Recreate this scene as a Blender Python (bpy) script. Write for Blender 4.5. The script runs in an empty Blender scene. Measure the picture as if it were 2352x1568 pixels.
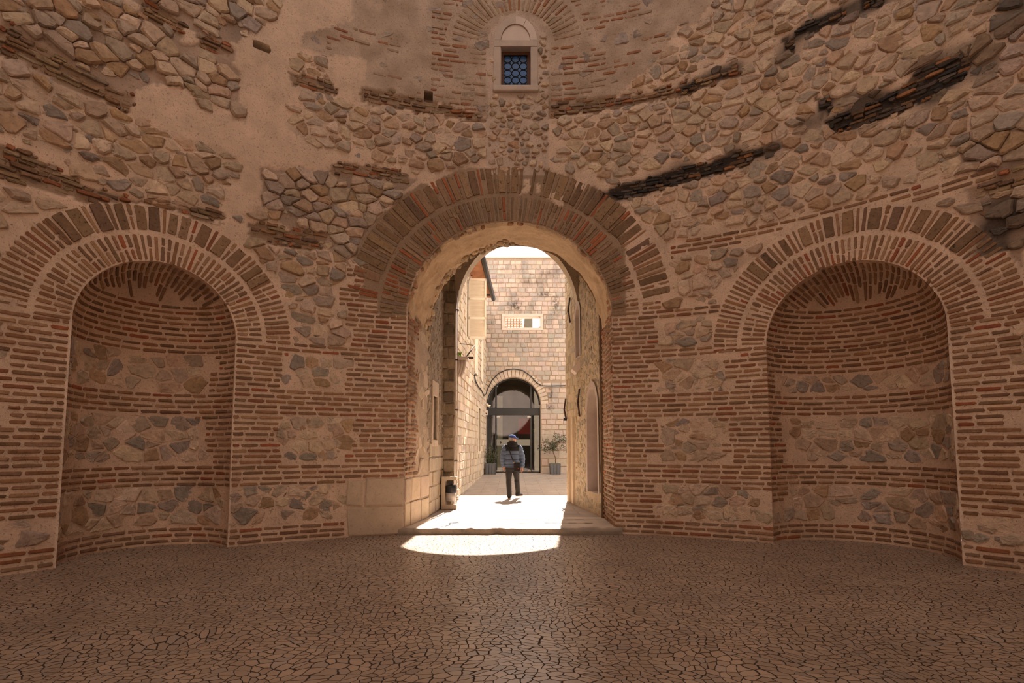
import bpy, math, random
from mathutils import Vector, Matrix, noise
RND = random.Random(7)
sc = bpy.context.scene
COL = sc.collection
PI = math.pi
def rad(a): return math.radians(a)
def U(a, b): return RND.uniform(a, b)

# ------------------------------------------------------------------ camera
F = 1220.0; TILT = rad(4.5); HOR = 1030.0; CH = 1.5
YP = HOR - F * math.tan(TILT)
cd = bpy.data.cameras.new('camera'); cam = bpy.data.objects.new('camera', cd); COL.objects.link(cam)
cam.location = (0, 0, CH); cam.rotation_euler = (rad(90) + TILT, 0, 0)
cd.sensor_width = 36; cd.lens = 36 * F / 2352; cd.shift_y = (YP - 784) / 2352; cd.clip_start = 0.05; cd.clip_end = 300
sc.camera = cam
def ray(x, y):
    a = (x - 1176) / F; b = -(y - YP) / F; c, s = math.cos(TILT), math.sin(TILT)
    return (a, c - b * s, s + b * c)

# rotunda circle
CX, CY, R = 0.12, 2.40, 7.36
def to_wall(x, y):                      # a point of the photo on the round wall -> (arc length, height)
    r = ray(x, y); a = r[0] ** 2 + r[1] ** 2; b = -(r[0] * CX + r[1] * CY); c = CX * CX + CY * CY - R * R
    k = (-b + math.sqrt(b * b - a * c)) / a
    return (math.atan2(r[0] * k - CX, r[1] * k - CY) * R, CH + r[2] * k)
def atY(x, y, Y):
    r = ray(x, y); k = Y / r[1]; return (r[0] * k, CH + r[2] * k)
def S_rot(s, h, d=0.0):                 # d points into the room
    t = s / R; q = R - d
    return (CX + q * math.sin(t), CY + q * math.cos(t), h)
def plane(o, u, v, n):
    o, u, v, n = Vector(o), Vector(u).normalized(), Vector(v).normalized(), Vector(n).normalized()
    def f(a, b, d=0.0):
        p = o + u * a + v * b + n * d
        return (p.x, p.y, p.z)
    return f

# ------------------------------------------------------------------ materials
def mat(name, col=(.5, .5, .5), rough=.8, attr=False, bump=0, bscale=30, var=0, vscale=6, pits=0, pscale=60, metal=0, grit=None, spec=.3, stretch=None, detail=4, bdist=.012):
    m = bpy.data.materials.new(name); m.use_nodes = True; nt = m.node_tree; N = nt.nodes; L = nt.links
    p = N['Principled BSDF']; p.inputs['Roughness'].default_value = rough; p.inputs['Metallic'].default_value = metal
    p.inputs['Specular IOR Level'].default_value = spec
    tc = N.new('ShaderNodeTexCoord'); co = tc.outputs['Object']
    if stretch:
        mp = N.new('ShaderNodeMapping'); mp.inputs['Scale'].default_value = stretch; L.new(co, mp.inputs[0]); co = mp.outputs[0]
    if attr:
        a = N.new('ShaderNodeAttribute'); a.attribute_name = 'Col'; c = a.outputs['Color']
    else:
        a = N.new('ShaderNodeRGB'); a.outputs[0].default_value = (*col, 1); c = a.outputs[0]
    def nz(scale, det=detail, ro=.6):
        n = N.new('ShaderNodeTexNoise'); n.inputs['Scale'].default_value = scale; n.inputs['Detail'].default_value = det
        n.inputs['Roughness'].default_value = ro; L.new(co, n.inputs['Vector']); return n.outputs['Fac']
    def ramp(f, a0, a1, lo, hi):
        r = N.new('ShaderNodeMapRange'); L.new(f, r.inputs[0])
        for i, v in zip((1, 2, 3, 4), (a0, a1, lo, hi)): r.inputs[i].default_value = v
        return r.outputs[0]
    def mul(c, f):
        x = N.new('ShaderNodeVectorMath'); x.operation = 'SCALE'; L.new(c, x.inputs[0]); L.new(f, x.inputs['Scale']); return x.outputs[0]
    if var:
        c = mul(c, ramp(nz(vscale, 6, .65), .25, .75, 1 - var, 1 + var))
    if pits:
        c = mul(c, ramp(nz(pscale, 3, .6), .30, .42, 1 - pits, 1))
    if grit:
        v = N.new('ShaderNodeTexNoise'); v.inputs['Scale'].default_value = 45; v.inputs['Detail'].default_value = 2; L.new(co, v.inputs['Vector'])
        mx = N.new('ShaderNodeMix'); mx.data_type = 'RGBA'; L.new(ramp(v.outputs['Fac'], .66, .72, 0, .8), mx.inputs[0]); L.new(c, mx.inputs[6]); mx.inputs[7].default_value = (*grit, 1); c = mx.outputs[2]
    L.new(c, p.inputs['Base Color'])
    if bump:
        b = N.new('ShaderNodeBump'); b.inputs['Strength'].default_value = bump; b.inputs['Distance'].default_value = bdist
        L.new(nz(bscale, 7, .65), b.inputs['Height']); L.new(b.outputs[0], p.inputs['Normal'])
    return m
M = {}
M['mortar'] = mat('lime_mortar', attr=True, bump=1.0, bdist=.018, bscale=20, var=.20, vscale=2.6, pits=.45, pscale=38, grit=(.30, .13, .08))
M['brick'] = mat('thin_brick', attr=True, bump=.8, bscale=26, var=.30, vscale=16, pits=.35, pscale=40)
M['stone'] = mat('rubble_stone', attr=True, bump=1.0, bscale=15, var=.26, vscale=9, pits=.35, pscale=22, bdist=.022)
M['tufa'] = mat('tufa_block', attr=True, bump=1.0, bscale=24, var=.25, vscale=10, pits=.75, pscale=26)
M['plaster'] = mat('ochre_plaster', col=(.60, .43, .27), bump=1.0, bdist=.03, bscale=9, var=.22, vscale=3, pits=.25, pscale=20)
M['ashlar'] = mat('pale_limestone', attr=True, bump=.6, bscale=14, var=.14, vscale=5, pits=.25, pscale=22)
M['shell'] = mat('old_render', col=(.42, .32, .26), bump=.4, bscale=6, var=.2, vscale=1.2)
M['dark_metal'] = mat('dark_metal', col=(.035, .035, .038), rough=.45, metal=.4, var=.1)
M['iron'] = mat('rusty_iron', col=(.06, .03, .018), rough=.8, var=.3, vscale=20)
M['white_paint'] = mat('cream_paint', col=(.80, .70, .58), rough=.5, var=.05)
M['window_stone'] = mat('dressed_stone', col=(.52, .42, .35), bump=.3, bscale=25, var=.12, vscale=6, pits=.1)
M['window_stone_new'] = mat('new_dressed_stone', col=(.66, .54, .46), bump=.2, bscale=25, var=.06, vscale=6)
M['wood'] = mat('brown_window_wood', col=(.09, .035, .015), rough=.6, var=.25, vscale=20)
M['lead'] = mat('lead_came', col=(.015, .013, .014), rough=.5, metal=.5)
M['black_plastic'] = mat('black_plastic', col=(.012, .012, .014), rough=.35, bump=.9, bscale=18, spec=.5)
M['grey_box'] = mat('grey_pot', col=(.10, .10, .11), rough=.6, var=.12, vscale=9)
M['soil'] = mat('green_soil_cover', col=(.05, .09, .02), rough=.9, var=.4, vscale=40)
M['bark'] = mat('bark', col=(.16, .10, .06), rough=.9, var=.25, vscale=30)
M['leaf'] = mat('olive_leaf', col=(.045, .06, .028), rough=.55, var=.5, vscale=14)
M['bright_leaf'] = mat('bright_green_leaf', col=(.22, .38, .01), rough=.6, var=.3, vscale=20)
M['tile'] = mat('terracotta_tile', col=(.42, .19, .095), rough=.8, var=.3, vscale=5, bump=.4)
M['red_door'] = mat('worn_red_wood', col=(.22, .065, .03), rough=.6, var=.35, vscale=8, stretch=(4, 4, .6))
M['blue_cloth'] = mat('slate_blue_quilted_cloth', col=(.095, .122, .185), rough=.75, var=.10, vscale=12)
M['black_cloth'] = mat('black_cloth', col=(.014, .011, .010), rough=.85, var=.2, vscale=14)
M['trouser'] = mat('dark_grey_trousers', col=(.030, .026, .023), rough=.85, var=.2, vscale=10, bump=.5, bscale=8)
M['cap'] = mat('blue_cap_cloth', col=(.03, .06, .22), rough=.7, var=.08)
M['skin'] = mat('skin', col=(.52, .24, .14), rough=.55, var=.08, vscale=10)
M['hair'] = mat('grey_hair', col=(.42, .36, .30), rough=.8, var=.2, vscale=60)
M['sole'] = mat('tan_shoe_sole', col=(.42, .27, .13), rough=.8)
M['red_paint'] = mat('red_paint', col=(.45, .02, .015), rough=.5)
M['bin_paint'] = mat('ochre_grey_bin_paint', col=(.48, .38, .27), rough=.55, var=.1, vscale=8)
M['bin_metal'] = mat('bin_basket_metal', col=(.52, .46, .40), rough=.45, metal=.3, var=.25, vscale=7)
M['frost'] = mat('frosted_film', col=(.20, .19, .16), rough=.7)
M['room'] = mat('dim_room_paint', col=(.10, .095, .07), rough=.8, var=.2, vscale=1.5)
M['step'] = mat('worn_step_stone', attr=True, rough=.42, bump=.9, bdist=.02, bscale=9, var=.16, vscale=3, pits=.3, pscale=18, spec=.5)

def glass(name, tint, ior):
    m = bpy.data.materials.new(name); m.use_nodes = True; nt = m.node_tree; N = nt.nodes; L = nt.links
    for n in list(N): N.remove(n)
    o = N.new('ShaderNodeOutputMaterial'); t = N.new('ShaderNodeBsdfTransparent'); t.inputs[0].default_value = (*tint, 1)
    g = N.new('ShaderNodeBsdfGlossy'); g.inputs['Roughness'].default_value = .02; g.inputs[0].default_value = (.9, .93, 1, 1)
    f = N.new('ShaderNodeFresnel'); f.inputs[0].default_value = ior
    x = N.new('ShaderNodeMixShader'); L.new(f.outputs[0], x.inputs[0]); L.new(t.outputs[0], x.inputs[1]); L.new(g.outputs[0], x.inputs[2]); L.new(x.outputs[0], o.inputs[0])
    return m
M['glass'] = glass('entrance_glass', (.50, .56, .50), 1.95)
m = mat('painted_sky_reflection_glass', col=(.035, .10, .26), rough=.25, var=.35, vscale=4, spec=.25); M['sky_painted_glass'] = m  # blue sky reflection painted into the pane colour

def floor_mat():
    m = bpy.data.materials.new('irregular_stone_mosaic'); m.use_nodes = True; nt = m.node_tree; N = nt.nodes; L = nt.links
    p = N['Principled BSDF']
    tc = N.new('ShaderNodeTexCoord')
    def noise3(scale, det, src):
        n = N.new('ShaderNodeTexNoise'); n.inputs['Scale'].default_value = scale; n.inputs['Detail'].default_value = det; L.new(src, n.inputs['Vector']); return n
    def mr(f, a, b, c, d, sm=False):
        r = N.new('ShaderNodeMapRange'); L.new(f, r.inputs[0])
        if sm: r.interpolation_type = 'SMOOTHSTEP'
        for i, v in zip((1, 2, 3, 4), (a, b, c, d)): r.inputs[i].default_value = v
        return r.outputs[0]
    def vm(op, a, b):
        x = N.new('ShaderNodeVectorMath'); x.operation = op; L.new(a, x.inputs[0])
        if isinstance(b, tuple): x.inputs[1].default_value = b
        else: L.new(b, x.inputs[1])
        return x.outputs[0]
    w = noise3(1.1, 1, tc.outputs['Object'])
    co = vm('ADD', tc.outputs['Object'], vm('MULTIPLY', vm('SUBTRACT', w.outputs['Color'], (.5, .5, .5)), (.55, .55, 0)))
    w2 = noise3(14, 1, tc.outputs['Object'])
    co = vm('ADD', co, vm('MULTIPLY', vm('SUBTRACT', w2.outputs['Color'], (.5, .5, .5)), (.03, .03, 0)))
    co = vm('MULTIPLY', co, (1.0, 1.15, 0))
    def vor(feat, seed=0):
        v = N.new('ShaderNodeTexVoronoi'); v.voronoi_dimensions = '2D'; v.feature = feat; v.inputs['Scale'].default_value = 12.5; v.inputs['Randomness'].default_value = .82; L.new(co, v.inputs['Vector']); return v
    e = vor('DISTANCE_TO_EDGE'); c = vor('F1')
    wn = noise3(5, 2, tc.outputs['Object'])
    thr = mr(wn.outputs['Fac'], .3, .7, .022, .066)
    sub = N.new('ShaderNodeMath'); sub.operation = 'SUBTRACT'; L.new(e.outputs['Distance'], sub.inputs[0]); L.new(thr, sub.inputs[1])
    joint = mr(sub.outputs[0], -.02, .025, 0, 1, True)
    sx = N.new('ShaderNodeSeparateColor'); L.new(c.outputs['Color'], sx.inputs[0])
    tone = mr(sx.outputs[0], 0, 1, .76, 1.10)
    cr = N.new('ShaderNodeMix'); cr.data_type = 'RGBA'; L.new(mr(sx.outputs[1], .7, 1, 0, .7), cr.inputs[0]); cr.inputs[6].default_value = (.41, .295, .212, 1); cr.inputs[7].default_value = (.33, .27, .23, 1)
    sc1 = N.new('ShaderNodeVectorMath'); sc1.operation = 'SCALE'; L.new(cr.outputs[2], sc1.inputs[0]); L.new(tone, sc1.inputs['Scale'])
    big = noise3(.9, 4, tc.outputs['Object']); sc2 = N.new('ShaderNodeVectorMath'); sc2.operation = 'SCALE'; L.new(sc1.outputs[0], sc2.inputs[0]); L.new(mr(big.outputs['Fac'], .3, .7, .80, 1.12), sc2.inputs['Scale'])
    mx = N.new('ShaderNodeMix'); mx.data_type = 'RGBA'; L.new(joint, mx.inputs[0]); mx.inputs[6].default_value = (.030, .016, .010, 1); L.new(sc2.outputs[0], mx.inputs[7])
    L.new(mx.outputs[2], p.inputs['Base Color'])
    L.new(mr(joint, 0, 1, .95, .30), p.inputs['Roughness']); p.inputs['Specular IOR Level'].default_value = .5
    ad = N.new('ShaderNodeMath'); ad.operation = 'MULTIPLY_ADD'; fn = noise3(16, 4, tc.outputs['Object']); L.new(fn.outputs['Fac'], ad.inputs[0]); ad.inputs[1].default_value = .35; L.new(joint, ad.inputs[2])
    ad2 = N.new('ShaderNodeMath'); ad2.operation = 'MULTIPLY_ADD'; L.new(sx.outputs[2], ad2.inputs[0]); ad2.inputs[1].default_value = .5; L.new(ad.outputs[0], ad2.inputs[2])
    b = N.new('ShaderNodeBump'); b.inputs['Strength'].default_value = .8; b.inputs['Distance'].default_value = .010; L.new(ad2.outputs[0], b.inputs['Height']); L.new(b.outputs[0], p.inputs['Normal'])
    return m
M['mosaic'] = floor_mat()
def slab_mat():
    m = bpy.data.materials.new('street_slabs'); m.use_nodes = True; nt = m.node_tree; N = nt.nodes; L = nt.links
    p = N['Principled BSDF']; p.inputs['Roughness'].default_value = .5
    tc = N.new('ShaderNodeTexCoord')
    b = N.new('ShaderNodeTexBrick'); L.new(tc.outputs['Object'], b.inputs['Vector']); b.inputs['Scale'].default_value = 1
    b.inputs['Brick Width'].default_value = .95; b.inputs['Row Height'].default_value = .47; b.inputs['Mortar Size'].default_value = .010; b.inputs['Mortar Smooth'].default_value = .3
    b.inputs['Color1'].default_value = (.37, .29, .235, 1); b.inputs['Color2'].default_value = (.32, .255, .21, 1); b.inputs['Mortar'].default_value = (.19, .14, .10, 1)
    n = N.new('ShaderNodeTexNoise'); n.inputs['Scale'].default_value = 3; n.inputs['Detail'].default_value = 6; L.new(tc.outputs['Object'], n.inputs['Vector'])
    n2 = N.new('ShaderNodeTexNoise'); n2.inputs['Scale'].default_value = 13; n2.inputs['Detail'].default_value = 2; L.new(tc.outputs['Object'], n2.inputs['Vector'])
    r = N.new('ShaderNodeMapRange'); L.new(n.outputs['Fac'], r.inputs[0]); r.inputs[1].default_value = .3; r.inputs[2].default_value = .7; r.inputs[3].default_value = .82; r.inputs[4].default_value = 1.12
    r2 = N.new('ShaderNodeMapRange'); L.new(n2.outputs['Fac'], r2.inputs[0]); r2.inputs[1].default_value = .27; r2.inputs[2].default_value = .32; r2.inputs[3].default_value = .35; r2.inputs[4].default_value = 1
    mm = N.new('ShaderNodeMath'); mm.operation = 'MULTIPLY'; L.new(r.outputs[0], mm.inputs[0]); L.new(r2.outputs[0], mm.inputs[1])
    s = N.new('ShaderNodeVectorMath'); s.operation = 'SCALE'; L.new(b.outputs['Color'], s.inputs[0]); L.new(mm.outputs[0], s.inputs['Scale']); L.new(s.outputs[0], p.inputs['Base Color'])
    bp = N.new('ShaderNodeBump'); bp.inputs['Strength'].default_value = .5; bp.inputs['Distance'].default_value = .01; L.new(n.outputs['Fac'], bp.inputs['Height']); L.new(bp.outputs[0], p.inputs['Normal'])
    return m
M['slabs'] = slab_mat()
def stained(name, bump_):
    m = mat(name, attr=True, bump=bump_, bscale=14, var=.12, vscale=5, pits=.2, pscale=22); nt = m.node_tree; N = nt.nodes; L = nt.links; p = N['Principled BSDF']
    src = p.inputs['Base Color'].links[0].from_socket; tc = N.new('ShaderNodeTexCoord')
    def noi(sc_, st, det):
        mp = N.new('ShaderNodeMapping'); mp.inputs['Scale'].default_value = st; L.new(tc.outputs['Object'], mp.inputs[0])
        n = N.new('ShaderNodeTexNoise'); n.inputs['Scale'].default_value = sc_; n.inputs['Detail'].default_value = det; n.inputs['Roughness'].default_value = .7; L.new(mp.outputs[0], n.inputs['Vector']); return n.outputs['Fac']
    def mr(f, a, b, c, d):
        r = N.new('ShaderNodeMapRange'); L.new(f, r.inputs[0])
        for i, v in zip((1, 2, 3, 4), (a, b, c, d)): r.inputs[i].default_value = v
        return r.outputs[0]
    def ma(op, a, b):
        x = N.new('ShaderNodeMath'); x.operation = op
        for i, v in enumerate((a, b)):
            if isinstance(v, (int, float)): x.inputs[i].default_value = v
            else: L.new(v, x.inputs[i])
        return x.outputs[0]
    sp = N.new('ShaderNodeSeparateXYZ'); L.new(tc.outputs['Object'], sp.inputs[0])
    acc = ma('MULTIPLY', mr(noi(1.0, (1.3, 1, .8), 5), .50, .72, 0, 1), mr(sp.outputs[2], 5.2, 7.6, 0, .85))
    for cx_, cz_, rx, rz in ((.15, 8.05, .55, .32), (2.0, 8.15, .22, .75), (1.75, 4.0, .16, .5), (1.75, 3.35, .25, .18), (1.5, 8.6, .5, .2)):
        d = N.new('ShaderNodeVectorMath'); d.operation = 'DISTANCE'
        q = N.new('ShaderNodeCombineXYZ'); L.new(ma('MULTIPLY', ma('SUBTRACT', sp.outputs[0], cx_), 1 / rx), q.inputs[0]); L.new(ma('MULTIPLY', ma('SUBTRACT', sp.outputs[2], cz_), 1 / rz), q.inputs[1]); L.new(q.outputs[0], d.inputs[0])
        acc = ma('MAXIMUM', acc, ma('MULTIPLY', mr(d.outputs['Value'], 1.0, .3, 0, 1), mr(noi(7, (1, 1, 1), 4), .40, .56, 0, 1)))
    k = ma('SUBTRACT', 1, ma('MULTIPLY', acc, .72))
    x = N.new('ShaderNodeVectorMath'); x.operation = 'SCALE'; L.new(src, x.inputs[0]); L.new(k, x.inputs['Scale']); L.new(x.outputs[0], p.inputs['Base Color'])
    return m
M['facade_stone'] = stained('stained_ashlar', .6); M['facade_mortar'] = stained('stained_mortar', .4)

# ------------------------------------------------------------------ mesh builder
class MB:
    def __init__(self): self.v = []; self.c = []; self.f = []; self.m = []; self.sm = []; self.mats = []
    def mi(self, name):
        if name not in self.mats: self.mats.append(name)
        return self.mats.index(name)
    def add(self, vs, fs, mname, col=(1, 1, 1), smooth=False):
        b = len(self.v); self.v.extend(vs)
        if isinstance(col, list): self.c.extend(col)
        else: self.c.extend([col] * len(vs))
        k = self.mi(mname)
        for f in fs: self.f.append([i + b for i in f]); self.m.append(k); self.sm.append(smooth)
    def build(self, name, parent=None, loc=None):
        me = bpy.data.meshes.new(name); me.from_pydata(self.v, [], self.f); me.update()
        for n in self.mats: me.materials.append(M[n])
        me.polygons.foreach_set('material_index', self.m); me.polygons.foreach_set('use_smooth', self.sm)
        a = me.color_attributes.new('Col', 'FLOAT_COLOR', 'POINT')
        flat = []
        for c in self.c: flat.extend((c[0], c[1], c[2], 1.0))
        a.data.foreach_set('color', flat)
        o = bpy.data.objects.new(name, me); COL.objects.link(o)
        if parent: o.parent = parent
        if loc: o.location = loc
        return o
    def box(self, x0, x1, y0, y1, z0, z1, mname, bev=0, rot=None, col=(1, 1, 1)):
        b = min(bev, (x1 - x0) / 2.2, (y1 - y0) / 2.2, (z1 - z0) / 2.2)
        vs = []; 
        if b <= 0:
            vs = [(x, y, z) for z in (z0, z1) for y in (y0, y1) for x in (x0, x1)]
            fs = [(0, 2, 3, 1), (4, 5, 7, 6), (0, 1, 5, 4), (2, 6, 7, 3), (0, 4, 6, 2), (1, 3, 7, 5)]
        else:
            import bmesh
            bm = bmesh.new(); bmesh.ops.create_cube(bm, size=1)
            for v in bm.verts: v.co = Vector(((x0 + x1) / 2 + v.co.x * (x1 - x0), (y0 + y1) / 2 + v.co.y * (y1 - y0), (z0 + z1) / 2 + v.co.z * (z1 - z0)))
            bmesh.ops.bevel(bm, geom=bm.edges[:], offset=b, segments=2, affect='EDGES', profile=.6)
            vs = [tuple(v.co) for v in bm.verts]; fs = [[v.index for v in f.verts] for f in bm.faces]; bm.free()
        if rot:
            mt, piv = rot; piv = Vector(piv); vs = [tuple(mt @ (Vector(v) - piv) + piv) for v in vs]
        self.add(vs, fs, mname, col)
    def tube(self, pts, rads, mname, n=10, cap=True, ell=1.0, smooth=True, col=(1, 1, 1), up0=None):
        pts = [Vector(p) for p in pts]
        if not isinstance(rads, (list, tuple)): rads = [rads] * len(pts)
        vs = []; fs = []; up = None
        for i, p in enumerate(pts):
            t = (pts[min(i + 1, len(pts) - 1)] - pts[max(i - 1, 0)]).normalized()
            if up is None:
                up = Vector(up0) if up0 else (Vector((1, 0, 0)) if abs(t.x) < .8 else Vector((0, 1, 0)))
            up = (up - t * up.dot(t)).normalized(); w = t.cross(up)
            for k in range(n):
                a = 2 * PI * k / n; q = p + (up * math.cos(a) + w * math.sin(a) * ell) * rads[i]; vs.append(tuple(q))
        for i in range(len(pts) - 1):
            for k in range(n): a = i * n + k; b = i * n + (k + 1) % n; fs.append((a, b, b + n, a + n))
        if cap: fs.append(tuple(range(n - 1, -1, -1))); fs.append(tuple(range((len(pts) - 1) * n, len(pts) * n)))
        self.add(vs, fs, mname, col, smooth)
    def loft(self, rings, mname, n=20, smooth=True):   # rings: (centre, rx, ry[, power]) horizontal ellipses
        vs = []; fs = []
        for rg in rings:
            c, rx, ry = rg[:3]; yaw = rg[3] if len(rg) > 3 else 0
            for k in range(n):
                a = 2 * PI * k / n; x, y = rx * math.cos(a), ry * math.sin(a)
                vs.append((c[0] + x * math.cos(yaw) - y * math.sin(yaw), c[1] + x * math.sin(yaw) + y * math.cos(yaw), c[2]))
        for i in range(len(rings) - 1):
            for k in range(n): a = i * n + k; b = i * n + (k + 1) % n; fs.append((a, b, b + n, a + n))
        fs.append(tuple(range(n - 1, -1, -1))); fs.append(tuple(range((len(rings) - 1) * n, len(rings) * n)))
        self.add(vs, fs, mname, (1, 1, 1), smooth)
    def sphere(self, c, rx, ry, rz, mname, n=16, m_=10):
        rings = []
        for i in range(1, m_):
            a = -PI / 2 + PI * i / m_; rings.append(((c[0], c[1], c[2] + rz * math.sin(a)), rx * math.cos(a), ry * math.cos(a)))
        self.loft(rings, mname, n)
    def grid(self, S, us, vs_, mname, dfn=None, cfn=None, keep=None, smooth=True, snap=None):
        nu, nv = len(us), len(vs_); vs = []; cs = []
        for v in vs_:
            for u in us:
                uu, vv = (u, v) if snap is None else snap(u, v)
                vs.append(S(uu, vv, dfn(uu, vv) if dfn else 0)); cs.append(cfn(uu, vv) if cfn else (1, 1, 1))
        fs = []
        for j in range(nv - 1):
            for i in range(nu - 1):
                if keep and not keep(us[i], us[i + 1], vs_[j], vs_[j + 1]): continue
                a = j * nu + i; fs.append((a, a + 1, a + 1 + nu, a + nu))
        self.add(vs, fs, mname, cs, smooth)

def tag(o, label=None, cat=None, group=None, kind=None):
    if label: o['label'] = label
    if cat: o['category'] = cat
    if group: o['group'] = group
    if kind: o['kind'] = kind
    return o
def thing(name, loc, label, cat, group=None, rz=0):
    o = bpy.data.objects.new(name, None); COL.objects.link(o); o.location = loc; o.rotation_euler = (0, 0, rz); o.empty_display_size = .1
    return tag(o, label, cat, group)
def par(o, root):                       # parent keeping world placement (meshes are modelled in world space)
    o.parent = root; o.matrix_parent_inverse = (Matrix.Translation(root.location) @ Matrix.Rotation(root.rotation_euler.z, 4, 'Z')).inverted(); return o
def struct(o, label=None):
    o['kind'] = 'structure'
    if label: o['label'] = label
    return o
def frange(a, b, st):
    n = max(1, int(round((b - a) / st))); return [a + (b - a) * i / n for i in range(n + 1)]

# ------------------------------------------------------------------ masonry elements
def emit(mb, S, poly, out, col, mname, inset=.007, rough=.003, stone=False):
    n = len(poly); cx = sum(p[0] for p in poly) / n; cy = sum(p[1] for p in poly) / n
    hx = max(.012, (max(p[0] for p in poly) - min(p[0] for p in poly)) / 2); hy = max(.012, (max(p[1] for p in poly) - min(p[1] for p in poly)) / 2)
    vs = [S(p[0], p[1], -.05) for p in poly]
    if not stone:
        vs += [S(p[0], p[1], out - .005 + U(-rough, rough)) for p in poly]
        kx = 1 - min(.5, inset / hx); ky = 1 - min(.5, inset / hy)
        vs += [S(cx + (p[0] - cx) * kx, cy + (p[1] - cy) * ky, out + U(-rough, rough)) for p in poly]
        fs = [tuple(range(2 * n, 3 * n))]; L = 2
    else:
        tilt = (U(-.15, .15), U(-.10, .16))
        def dd(x, y): return (x - cx) * tilt[0] + (y - cy) * tilt[1]
        vs += [S(p[0], p[1], out * .45 + dd(p[0], p[1]) * .5 + U(-rough, rough)) for p in poly]
        k1 = 1 - min(.35, inset * U(.7, 2.0) / min(hx, hy)); k2 = k1 * .5
        for k, amp, rr in ((k1, 1, 1.1), (k2, 1.05, .5)):
            vs += [S(cx + (p[0] - cx) * k, cy + (p[1] - cy) * k, out * amp + dd(cx + (p[0] - cx) * k, cy + (p[1] - cy) * k) + U(-rough, rough) * rr) for p in poly]
        vs.append(S(cx, cy, out * 1.05 + U(-rough, rough) * .8)); L = 3
        fs = [(3 * n + i, 3 * n + (i + 1) % n, 4 * n) for i in range(n)]
    for r in range(L):
        for i in range(n): a = r * n + i; b = r * n + (i + 1) % n; fs.append((a, b, b + n, a + n))
    mb.add(vs, fs, mname, [tuple(c * k for c in col) for k in [U(.9, 1.1) for _ in vs]] if stone else col, False)
def brick_poly(cx, cy, L, T, ang=0, j=.004):
    c = min(.012, T * .28); a, b = L / 2, T / 2
    pts = [(-a + c, -b), (U(-.2, .2) * a, -b), (a - c, -b), (a, -b + c), (a, b - c), (a - c, b), (U(-.2, .2) * a, b), (-a + c, b), (-a, b - c), (-a, -b + c)]
    ca, sa = math.cos(ang), math.sin(ang); o = []
    for x, y in pts:
        x += U(-j, j) * 1.5; y += U(-j, j); o.append((cx + x * ca - y * sa, cy + x * sa + y * ca))
    return o
def clip(poly, mx, my, nx, ny):
    out = []; n = len(poly)
    for i in range(n):
        p, q = poly[i], poly[(i + 1) % n]
        a = (p[0] - mx) * nx + (p[1] - my) * ny; b = (q[0] - mx) * nx + (q[1] - my) * ny
        if a <= 0: out.append(p)
        if (a < 0 < b) or (b < 0 < a):
            t = a / (a - b); out.append((p[0] + (q[0] - p[0]) * t, p[1] + (q[1] - p[1]) * t))
    return out
def shade(c, v=.12): 
    k = 1 + U(-v, v); return (c[0] * k, c[1] * k * (1 + U(-.03, .03)), c[2] * k * (1 + U(-.05, .05)))
BR = [(.28, .14, .07)] * 6 + [(.32, .17, .09)] * 6 + [(.22, .12, .067)] * 4 + [(.25, .145, .08)] * 4 + [(.36, .21, .12)] * 3 + [(.32, .10, .045)] * 1 + [(.27, .11, .055)] * 2
BR_RED = [(.31, .12, .06), (.29, .16, .095), (.25, .135, .075), (.30, .18, .11), (.27, .17, .105)]
OLD = [(.27, .155, .085), (.23, .14, .08), (.30, .19, .11), (.33, .13, .06), (.30, .21, .12), (.20, .125, .08), (.34, .25, .17)]
BURNT = [(.06, .048, .04), (.08, .06, .05), (.045, .038, .034), (.15, .09, .05), (.26, .12, .05), (.11, .085, .07)]
ST = [(.52, .39, .285), (.47, .36, .275), (.57, .43, .31), (.42, .33, .26), (.52, .36, .25), (.60, .455, .33), (.34, .28, .23), (.42, .275, .165), (.55, .41, .29)]
def brick_col(z=None): return shade(RND.choice(BR))
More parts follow.
